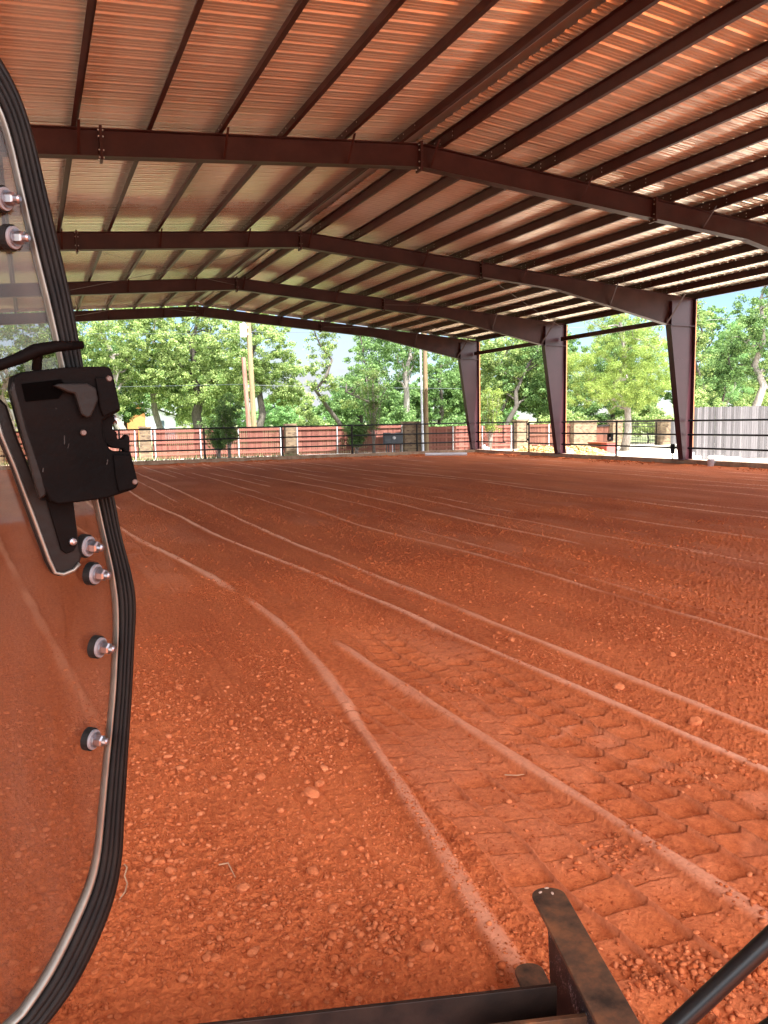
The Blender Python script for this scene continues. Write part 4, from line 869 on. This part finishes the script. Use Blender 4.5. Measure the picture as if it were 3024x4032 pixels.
near2 = [(3.2, 64, 'behind the leaning grey oak'), (-4.5, 62, 'left of the pale barked oak'), (6.6, 70, 'between the two grey trunked oaks'), (12.8, 66, 'behind the broad dense oak'), (37.5, 52, 'behind the middle right column'), (42, 48, 'behind the cedar'), (44, 42, 'behind the nearest column'), (44, 36.5, 'behind the young pine'), (26.5, 60, 'behind the pale straight trunk'), (34, 58, 'behind the bright green bay tree')]
for i, (x, y, nm) in enumerate(near2):
    tree('oak_tree', 'green oak in the second row ' + nm, 'tree', (x, y, .05), 9, .2, [(0, 0, 6.6, 3.0, 2.8), (-1.8, 0, 4.0, 2.0, 1.5), (2.0, 0, 4.0, 2.0, 1.5), (0, 0, 3, 2.2, 1.2)] , OK_ if i % 2 else DK, B2, 55, .14, 140 + i, nlimb=7, spread=2.4, per=14)
# grass tufts at the fence foot
g = np.random.default_rng(9); n = 2600; x = g.uniform(-8, 13, n); f = (x - FA.x) / FD.x; y = FA.y + f * FD.y - g.uniform(.1, 3.2, n) ** 1.0
hgt = g.uniform(.06, .24, n); a = g.uniform(0, 6.28, n); wv = .02
P = np.stack([x, y, np.full(n, .09)], 1); D = np.stack([np.cos(a) * wv, np.sin(a) * wv, 0 * a], 1); Tt = P + np.stack([np.cos(a + 1) * .06, np.sin(a + 1) * .06, hgt], 1)
V = np.stack([P - D, P + D, Tt], 1).reshape(-1, 3)
o = np_mesh('grass_tufts', V, np.arange(n * 3).reshape(-1, 3), M['grass'], False); tag(o, 'thin green grass growing along the foot of the red fence', 'grass', kind='stuff')

# twigs and straw on the dirt
def twig(pts, r, label, name='twig'):
    pts = [(x, y, float(dirt_height(np.array([x]), np.array([y]))[0][0]) + r + .004 + dz) for x, y, dz in pts]
    m = MB(); m.tube(pts, [r] * (len(pts) - 1) + [r * .5], 6); one(name, m, M['twig'], label, name, loc=pts[0])
twig([(.245, 3.30, 0), (.25, 3.24, .01), (.235, 3.19, .006), (.24, 3.14, 0), (.225, 3.08, 0), (.20, 3.04, 0)], .0035, 'knobbly pale twig beside the lower door frame')
twig([(.60, 3.10, 0), (.635, 3.085, .008), (.64, 2.98, 0)], .0035, 'bent flat straw stalk on the clods', 'straw')
twig([(2.13, 3.31, 0), (2.17, 3.26, .003), (2.21, 3.25, 0)], .003, 'short curved twig on the tyre prints')

# ---------------------------------------------------------------- machine door in the foreground
U0 = Vector((.08195834, 1.00328296, 1.63744201)); EU = Vector((.9815584, .19116253, 0)); EV = Vector((0, 0, 1)); EN = Vector((.19116253, -.9815584, 0))
def D3(u, v, w_=0.): return EU * u + EV * v + EN * w_                      # relative to U0
door = tag(empty('cab_door', U0), 'open glass cab door with black rubber edged frame and bolts', 'door')
outer = [(-.0882,.5928),(-.079,.5798),(-.0684,.5558),(-.0581,.5165),(-.0494,.4634),(-.0385,.399),(-.0273,.3326),(-.02,.2639),(-.0078,.1713),(.0079,.109),(.012,.063),(.0225,.0156),(.0283,-.0264),(.0245,-.0554),(.0156,-.1435),(.0049,-.2321),(-.004,-.3096),(-.0076,-.352),(-.0177,-.3984),(-.0312,-.4309),(-.0504,-.4669),(-.0752,-.5059),(-.107,-.5355)]
inner = [(-.118,.572),(-.1055,.556),(-.0945,.5414),(-.0857,.5066),(-.0785,.459),(-.0683,.3957),(-.0563,.3306),(-.0454,.2633),(-.0291,.172),(-.0169,.1079),(-.0101,.0652),(-.0028,.0187),(.0005,-.0222),(0,-.0513),(-.0089,-.1382),(-.0225,-.2239),(-.0340,-.299),(-.0400,-.3386),(-.0500,-.3750),(-.0700,-.4121),(-.0900,-.446),(-.1120,-.4794),(-.1402,-.5092)]
def resample(pl, n):
    pl = np.array(pl); d = np.r_[0, np.cumsum(np.hypot(*np.diff(pl, axis=0).T))]; s = np.linspace(0, d[-1], n)
    q = np.stack([np.interp(s, d, pl[:, 0]), np.interp(s, d, pl[:, 1])], 1)
    for _ in range(3): q[1:-1] = (q[:-2] + 2 * q[1:-1] + q[2:]) / 4
    return q
NS = 90; qo = resample(outer, NS); qi = resample(inner, NS)
# continue round the part of the door outside the picture: top to the hinge side and back along the bottom
HX = -.52
def closing(q, off):
    top = [(q[0][0] - .05, q[0][1] + .028), (q[0][0] - .14, q[0][1] + .045), (HX + .05, q[0][1] + .045)]
    bot = [(q[-1][0] - .06, q[-1][1] - .035), (q[-1][0] - .12, q[-1][1] - .05), (HX + .05, q[-1][1] - .05)]
    return np.array(list(reversed(top)) + [tuple(a) for a in q] + bot)
qo2, qi2 = closing(qo, 0), closing(qi, 1)
def strip(f0, f1, w0, w1, name, m, bulge=.0, seg=6):
    """sweep: cross-section from fraction f0 to f1 across outer->inner, with a rounded top; depth from w0 (back) to w1 (front)"""
    n = len(qo2); V = []; F = []; k = seg + 3
    for i in range(n):
        for j in range(seg + 1):
            t = j / seg; f = f0 + (f1 - f0) * t; p = qo2[i] * (1 - f) + qi2[i] * f; V.append(D3(p[0], p[1], w1 + bulge * math.sin(math.pi * t)))
        for f in (f1, f0):
            p = qo2[i] * (1 - f) + qi2[i] * f; V.append(D3(p[0], p[1], w0))
    for i in range(n - 1):
        for j in range(k): F.append((i * k + j, i * k + (j + 1) % k, (i + 1) * k + (j + 1) % k, (i + 1) * k + j))
    F += [tuple(range(k)), tuple((n - 1) * k + j for j in range(k))]
    mb = MB(); mb.add(V, F); return mb.build(name, m, door, smooth=True)
strip(-.02, .24, -.030, -.006, 'door_frame', M['door_black'], .004)
strip(.20, .40, -.022, -.001, 'rubber_seal', M['rubber'], .003)
strip(.385, .56, -.022, -.0015, 'rubber_seal', M['rubber'], .002)
strip(.545, .76, -.022, -.002, 'rubber_seal', M['rubber'], .003)
strip(.75, .99, -.016, -.008, 'frame_edge', M['door_edge'], .006)
gm = bpy.data.materials.new('dusty_tinted_glass'); gm.use_nodes = True; t_ = gm.node_tree; t_.nodes.clear()
tr = N(t_, 'ShaderNodeBsdfTransparent'); tr.inputs['Color'].default_value = (.70, .64, .60, 1); gl = N(t_, 'ShaderNodeBsdfGlossy', Roughness=.03); gl.inputs['Color'].default_value = (1, 1, 1, 1)
df = N(t_, 'ShaderNodeBsdfDiffuse'); df.inputs['Color'].default_value = (.30, .20, .15, 1)
fr_ = N(t_, 'ShaderNodeFresnel', IOR=1.22); m1 = N(t_, 'ShaderNodeMixShader'); m2 = N(t_, 'ShaderNodeMixShader'); oo = N(t_, 'ShaderNodeOutputMaterial')
tcg = N(t_, 'ShaderNodeTexCoord'); ng = N(t_, 'ShaderNodeTexNoise', Scale=7., Detail=6., Roughness=.6); rg = N(t_, 'ShaderNodeMapRange'); rg.inputs['From Min'].default_value = .35; rg.inputs['From Max'].default_value = .75
rg.inputs['To Min'].default_value = .005; rg.inputs['To Max'].default_value = .075
mpg = N(t_, 'ShaderNodeMapping'); mpg.inputs['Scale'].default_value = (3, 3, .5); mpg.inputs['Rotation'].default_value = (0, .5, 0); ng.inputs['Detail'].default_value = 9
for a, b in ((tcg.outputs['Object'], mpg.inputs[0]), (mpg.outputs[0], ng.inputs['Vector']), (ng.outputs['Fac'], rg.inputs['Value']), (rg.outputs[0], m1.inputs[0]), (tr.outputs[0], m1.inputs[1]), (df.outputs[0], m1.inputs[2]),
             (fr_.outputs[0], m2.inputs[0]), (m1.outputs[0], m2.inputs[1]), (gl.outputs[0], m2.inputs[2]), (m2.outputs[0], oo.inputs['Surface'])): t_.links.new(a, b)
poly = [(float(a), float(b)) for a, b in (qi2 * .80 + qo2 * .20)]
mb = MB(); mb.prism(poly, D3(0, 0, -.018), EU, EV, EN, .005); mb.build('glass_pane', gm, door)
for (u, v) in [(-.0879, .4424), (-.0815, .402), (-.0229, .0498), (-.0165, .0151), (-.0163, -.0762), (-.0311, -.1899)]:
    if v > .3: u -= .005
    else: u -= .004
    ax = EN * .74 + EU * .66 - EV * .08; D4 = lambda u, v, w_: D3(u, v, 0) + ax * w_
    mb = MB(); mb.tube([D4(u, v, -.010), D4(u, v, -.002)], .0142, 20); w1 = mb.build('bolt_grommet', M['rubber'], door, smooth=False)
    mb = MB(); mb.tube([D4(u, v, -.002), D4(u, v, .001)], .0122, 22); mb.build('washer', M['washer'], w1).parent = w1
    mb = MB(); mb.tube([D4(u, v, .001), D4(u, v, .0035)], .0092, 18); mb.tube([D4(u, v, .0035), D4(u, v, .011)], .0072, 6); mb.tube([D4(u, v, .011), D4(u, v, .0125)], [.0074, .0055], 6); mb.build('nut', M['bolt'], w1)
    mb = MB(); mb.tube([D4(u, v, .012), D4(u, v, .0175), D4(u, v, .0190)], [.0045, .0045, .0025], 12); mb.build('stud', M['bolt'], w1)
latch = [(-.1037,.2482),(-.0950,.2530),(-.0508,.2591),(-.0060,.2612),(-.0005,.2595),(.0017,.2540),(.0060,.229),(.0088,.211),(.0040,.2080),(-.0126,.1992),(-.0135,.1900),(-.0120,.1790),(-.0066,.166),(.0000,.1632),(.0160,.1630),(.0180,.1600),(.0225,.1360),(.0246,.1248),(.0230,.1205),(.0180,.1175),(-.0126,.1095),(-.040,.1075),(-.0672,.1062),(-.0752,.1110),(-.0830,.1280),(-.0980,.1900),(-.1059,.2342)]
body = MB(); body.prism(latch, D3(0, 0, .004), EU, EV, EN, .034); lo = body.build('latch_body', M['latch'], door, bevel=.007)
mb = MB(); mb.prism([(-.097,.240),(-.056,.2455),(-.050,.236),(-.060,.2245),(-.094,.221)], D3(0, 0, .0383), EU, EV, EN, .0012); mb.build('slot_shade', M['slot_dark'], lo)  # flat black plate painted as the shade inside an open slot
mb = MB(); mb.prism([(-.0665,.238),(-.060,.2405),(-.030,.2410),(-.0205,.236),(-.0190,.222),(-.028,.2035),(-.033,.2020),(-.0385,.2060),(-.044,.2290),(-.052,.2310)], D3(0, 0, .0388), EU, EV, EN, .009); mb.build('latch_trigger', M['door_black'], lo, bevel=.002)
mb = MB(); mb.prism([(-.0190,.2480),(.0005,.2475),(.0072,.2125),(-.0125,.2035),(-.0165,.215)], D3(0, 0, .0386), EU, EV, EN, .003); mb.build('cover_plate', M['latch'], lo, bevel=.0015)
mb = MB(); mb.prism([(-.0040,.1600),(.0150,.1590),(.0228,.1245),(.0165,.1190),(.0000,.1160),(-.0030,.1350)], D3(0, 0, .0386), EU, EV, EN, .003); mb.build('cover_plate', M['latch'], lo, bevel=.0015)
for u, v in ((-.0040, .2470), (.0190, .1270), (-.036, .186)):
    mb = MB(); mb.tube([D3(u, v, .041), D3(u, v, .0435)], [.0036, .0026], 14); mb.build('rivet', M['rivet'], lo)
mb = MB(); mb.prism([(-.0135,.1985),(-.0030,.2060),(.0045,.2040),(.0052,.1985),(.0020,.1960),(.0015,.1890),(.0060,.1855),(.0060,.1780),(.0120,.1770),(.0180,.1830),(.0205,.1800),(.0200,.1600),(.0160,.1580),(.0130,.1655),(.0020,.1670),(-.0050,.1700),(-.0110,.1780)], D3(0, 0, .012), EU, EV, EN, .014); mb.build('latch_jaw', M['latch'], lo, bevel=.0012)
mb = MB(); mb.tube([D3(-.011, .2, .019), D3(.0065, .2015, .019)], .0050, 12)
for i in range(5): mb.tube([D3(-.006 + i * .003, .2003, .019), D3(-.0048 + i * .003, .2004, .019)], .0060, 12)
mb.build('striker_spring', M['bolt'], lo)
M['dust'] = mat('dust_scuff', (.012, .009, .008), .9)
g = np.random.default_rng(3)
for i in range(9):
    u, v = g.uniform(-.088, -.008), g.uniform(.118, .225); r_ = g.uniform(.0003, .0008); mb = MB()
    if i < 4: mb.tube([D3(u, v, .0384), D3(u + g.uniform(-.004, .004), v + g.uniform(.004, .012), .0384)], r_, 6)
    else: mb.tube([D3(u, v, .0382), D3(u, v, .0386)], r_, 8)
    mb.build('scuff', M['dust'], lo)
# grab handle over the latch and the release lever below
mb = MB(); mb.tube([D3(-.150, .2520, .036), D3(-.118, .2590, .040), D3(-.098, .2670, .046), D3(-.082, .2755, .046), D3(-.060, .2810, .042), D3(-.030, .2845, .036)], [.0050, .0055, .0065, .0072, .0062, .0045], 14); h_ = mb.build('pull_handle', M['latch'], door, smooth=True)
mb = MB(); mb.tube([D3(-.0790, .2560, .030), D3(-.0785, .2730, .040)], .0052, 12); mb.build('handle_stem', M['latch'], h_)
lev = [(-.128,.2250),(-.1175,.2300),(-.1070,.2180),(-.0980,.1800),(-.0770,.1120),(-.0430,.1100),(-.0395,.0560),(-.0375,.0400),(-.0400,.0290),(-.0450,.0235),(-.0560,.0195),(-.0650,.0185),(-.0720,.0225),(-.0780,.0360),(-.0900,.0800),(-.1080,.1500),(-.1200,.1850)]
mb = MB(); mb.prism(lev, D3(0, 0, -.004), EU, EV, EN, .010); lv = mb.build('release_lever', M['door_black'], door, bevel=.003)
mb = MB(); cl_ = [D3(*p) for p in [(-.1230, .226, .008), (-.1150, .185, .008), (-.1040, .150, .008), (-.0865, .085, .008), (-.0745, .040, .008), (-.0690, .0240, .008), (-.0600, .0210, .008), (-.0480, .0245, .008), (-.0410, .032, .008)]]
mb.tube(cl_, .0022, 8); mb.build('lever_rim', M['door_edge'], lv, smooth=True)
mb = MB(); mb.prism([(-.0740,.1120),(-.0440,.1090),(-.0425,.0560),(-.0470,.0480),(-.0555,.0450),(-.0610,.0500)], D3(0, 0, .0065), EU, EV, EN, .004); mb.build('lever_plate', M['latch'], lv, bevel=.001)
mb = MB(); mb.tube([D3(-.0480, .0590, .010), D3(-.0480, .0590, .0145), D3(-.0480, .0590, .0160)], [.0045, .0040, .0015], 14); mb.build('rivet', M['bolt'], lv)
mb = MB(); mb.prism([(-.1080,.2330),(-.1040,.2440),(-.1000,.2300),(-.0810,.1390),(-.0790,.1180),(-.0860,.1130),(-.0900,.1300)], D3(0, 0, .030), EU, EV, EN, .008); mb.build('side_rib', M['door_black'], lo, bevel=.002)

# ---------------------------------------------------------------- steel attachment at the lower right and black tubes
bs = bpy.data.materials.new('rusty_mill_steel'); bs.use_nodes = True; t_ = bs.node_tree; b = t_.nodes['Principled BSDF']; b.inputs['Roughness'].default_value = .5; b.inputs['Metallic'].default_value = .35
tcg = N(t_, 'ShaderNodeTexCoord'); n1 = N(t_, 'ShaderNodeTexNoise', Scale=9., Detail=8., Roughness=.65); r1 = N(t_, 'ShaderNodeValToRGB'); e = r1.color_ramp.elements
e[0].position = .36; e[0].color = (.026, .019, .015, 1); e[1].position = .68; e[1].color = (.24, .10, .045, 1); ee = r1.color_ramp.elements.new(.50); ee.color = (.10, .055, .034, 1)
t_.links.new(tcg.outputs['Object'], n1.inputs['Vector']); t_.links.new(n1.outputs['Fac'], r1.inputs[0]); t_.links.new(r1.outputs[0], b.inputs['Base Color'])
ws = bpy.data.materials.new('speckled_dark_steel'); ws.use_nodes = True; t_ = ws.node_tree; b = t_.nodes['Principled BSDF']; b.inputs['Roughness'].default_value = .45; b.inputs['Metallic'].default_value = .4
tcg = N(t_, 'ShaderNodeTexCoord'); n1 = N(t_, 'ShaderNodeTexNoise', Scale=170., Detail=3.); n2 = N(t_, 'ShaderNodeTexNoise', Scale=8., Detail=4.); ml = N(t_, 'ShaderNodeMath', operation='MULTIPLY'); r1 = N(t_, 'ShaderNodeValToRGB'); e = r1.color_ramp.elements
e[0].position = .30; e[0].color = (.016, .013, .015, 1); e[1].position = .36; e[1].color = (.32, .25, .24, 1)
t_.links.new(tcg.outputs['Object'], n1.inputs['Vector']); t_.links.new(tcg.outputs['Object'], n2.inputs['Vector']); t_.links.new(n1.outputs['Fac'], ml.inputs[0]); t_.links.new(n2.outputs['Fac'], ml.inputs[1]); t_.links.new(ml.outputs[0], r1.inputs[0]); t_.links.new(r1.outputs[0], b.inputs['Base Color'])
M['mill'] = bs; M['speck'] = ws; M['blade'] = mat('dark_blade_steel', (.012, .0075, .0065), .5, .2, (.035, .019, .014), 7, .1, 80, .3)
A0 = Vector((1.362, 1.893, .38)); A1 = Vector((1.197, 1.37, .38)); AD = (A1 - A0).normalized(); AS = Vector((-AD.y, AD.x, 0))
if AS.x < 0: AS = -AS
att = tag(empty('blade_attachment', (1.3, 1.6, 0)), 'rusty steel beam and cross blade of the machine reaching over the dirt at lower right', 'attachment')
def AT(name, mb, m, bevel=0, smooth=False):
    o = mb.build(name, m, att, smooth, bevel); o.data.transform(Matrix.Translation(-att.location)); return o
def capsule(hw, L_, n=12):
    return [(L_, hw), ] + [( -hw * math.sin(math.pi * i / n) * .8, hw * math.cos(math.pi * i / n)) for i in range(n + 1)] + [(L_, -hw)]
mb = MB(); mb.prism(capsule(.051, 1.2), A0 + AD * .045, AD, AS, (0, 0, 1), .012); beam = AT('top_flange', mb, M['mill'], .0015)
mb = MB(); o_ = A0 + AD * .10 - AS * .024; mb.prism([(.0, .0), (1.1, 0), (1.1, -.34), (.10, -.34), (.035, -.24)], o_, AD, (0, 0, 1), AS, .010); AT('web_plate', mb, M['speck'])
mb = MB(); mb.prism(capsule(.047, .9), Vector((1.355, 1.96, .055)), AD, AS, (0, 0, 1), .012); AT('bottom_flange', mb, M['mill'], .0015)
Bp = Vector((1.205, 1.615, 0)); Bd = Vector((-.94, .28, 0)).normalized(); Bn = Vector((Bd.y, -Bd.x, 0))
mb = MB(); mb.prism([(0, .02), (2.2, .02), (2.2, .305), (0, .305)], Bp, Bd, (0, 0, 1), Bn, .012); AT('blade_plate', mb, M['blade'], .001)
Bq = Vector((1.185, 1.505, 0))
mb = MB(); mb.prism([(-.14, .02), (.28, .02), (.28, .300), (-.14, .300)], Bq, Bd, (0, 0, 1), Bn, .014); AT('rear_plate', mb, M['mill'], .001)
mb = MB(); mb.tube([Bp + Bn * .012 + Bd * (.004 + .003 * math.sin(i * 2.2)) + Vector((0, 0, .30 - i * .009)) for i in range(26)], [.004 + .0015 * (i % 2) for i in range(26)], 6); AT('weld_bead', mb, M['weld'], smooth=True)
for i, (x, y, rz) in enumerate(((1.332, 1.872, .3), (1.362, 1.882, -.3), (1.362, 1.852, 1.2))):
    bm = bmesh.new(); bmesh.ops.create_icosphere(bm, subdivisions=2, radius=1)
    for v in bm.verts: v.co = (v.co.x * .0075, v.co.y * .0045, v.co.z * .0018)
    me = bpy.data.meshes.new('seed'); bm.to_mesh(me); bm.free(); me.materials.append(M['seed']); o = bpy.data.objects.new('seed', me); col.objects.link(o); o.location = (x, y, .3935); o.rotation_euler = (0, 0, rz)
    tag(o, ('pale pink seed nearest the left edge on the rounded beam tip', 'grey seed nearest the rounded end of the beam tip', 'cream seed closest to the camera on the beam tip')[i], 'seed', 'seeds on the beam tip')
mb = MB(); p, q = Vector((1.025, .817, 1.005)), Vector((.861, .871, .851)); d = q - p
mb.tube([p - d * .9, p, q, q + d * .9], .0155, 24, True); one('steel_tube', mb, M['tube'], 'black round tube crossing the lower right corner', 'tube', 'black tubes of the machine', smooth=True, loc=tuple(p))
mb = MB(); p, q = Vector((.925, .700, .990)), Vector((.868, .722, .945)); d = q - p
mb.tube([p - d * 3, p, q, q + d * 3], .0155, 24, True); one('steel_tube', mb, M['tube'], 'second black tube just showing in the extreme lower right corner', 'tube', 'black tubes of the machine', smooth=True, loc=tuple(p))
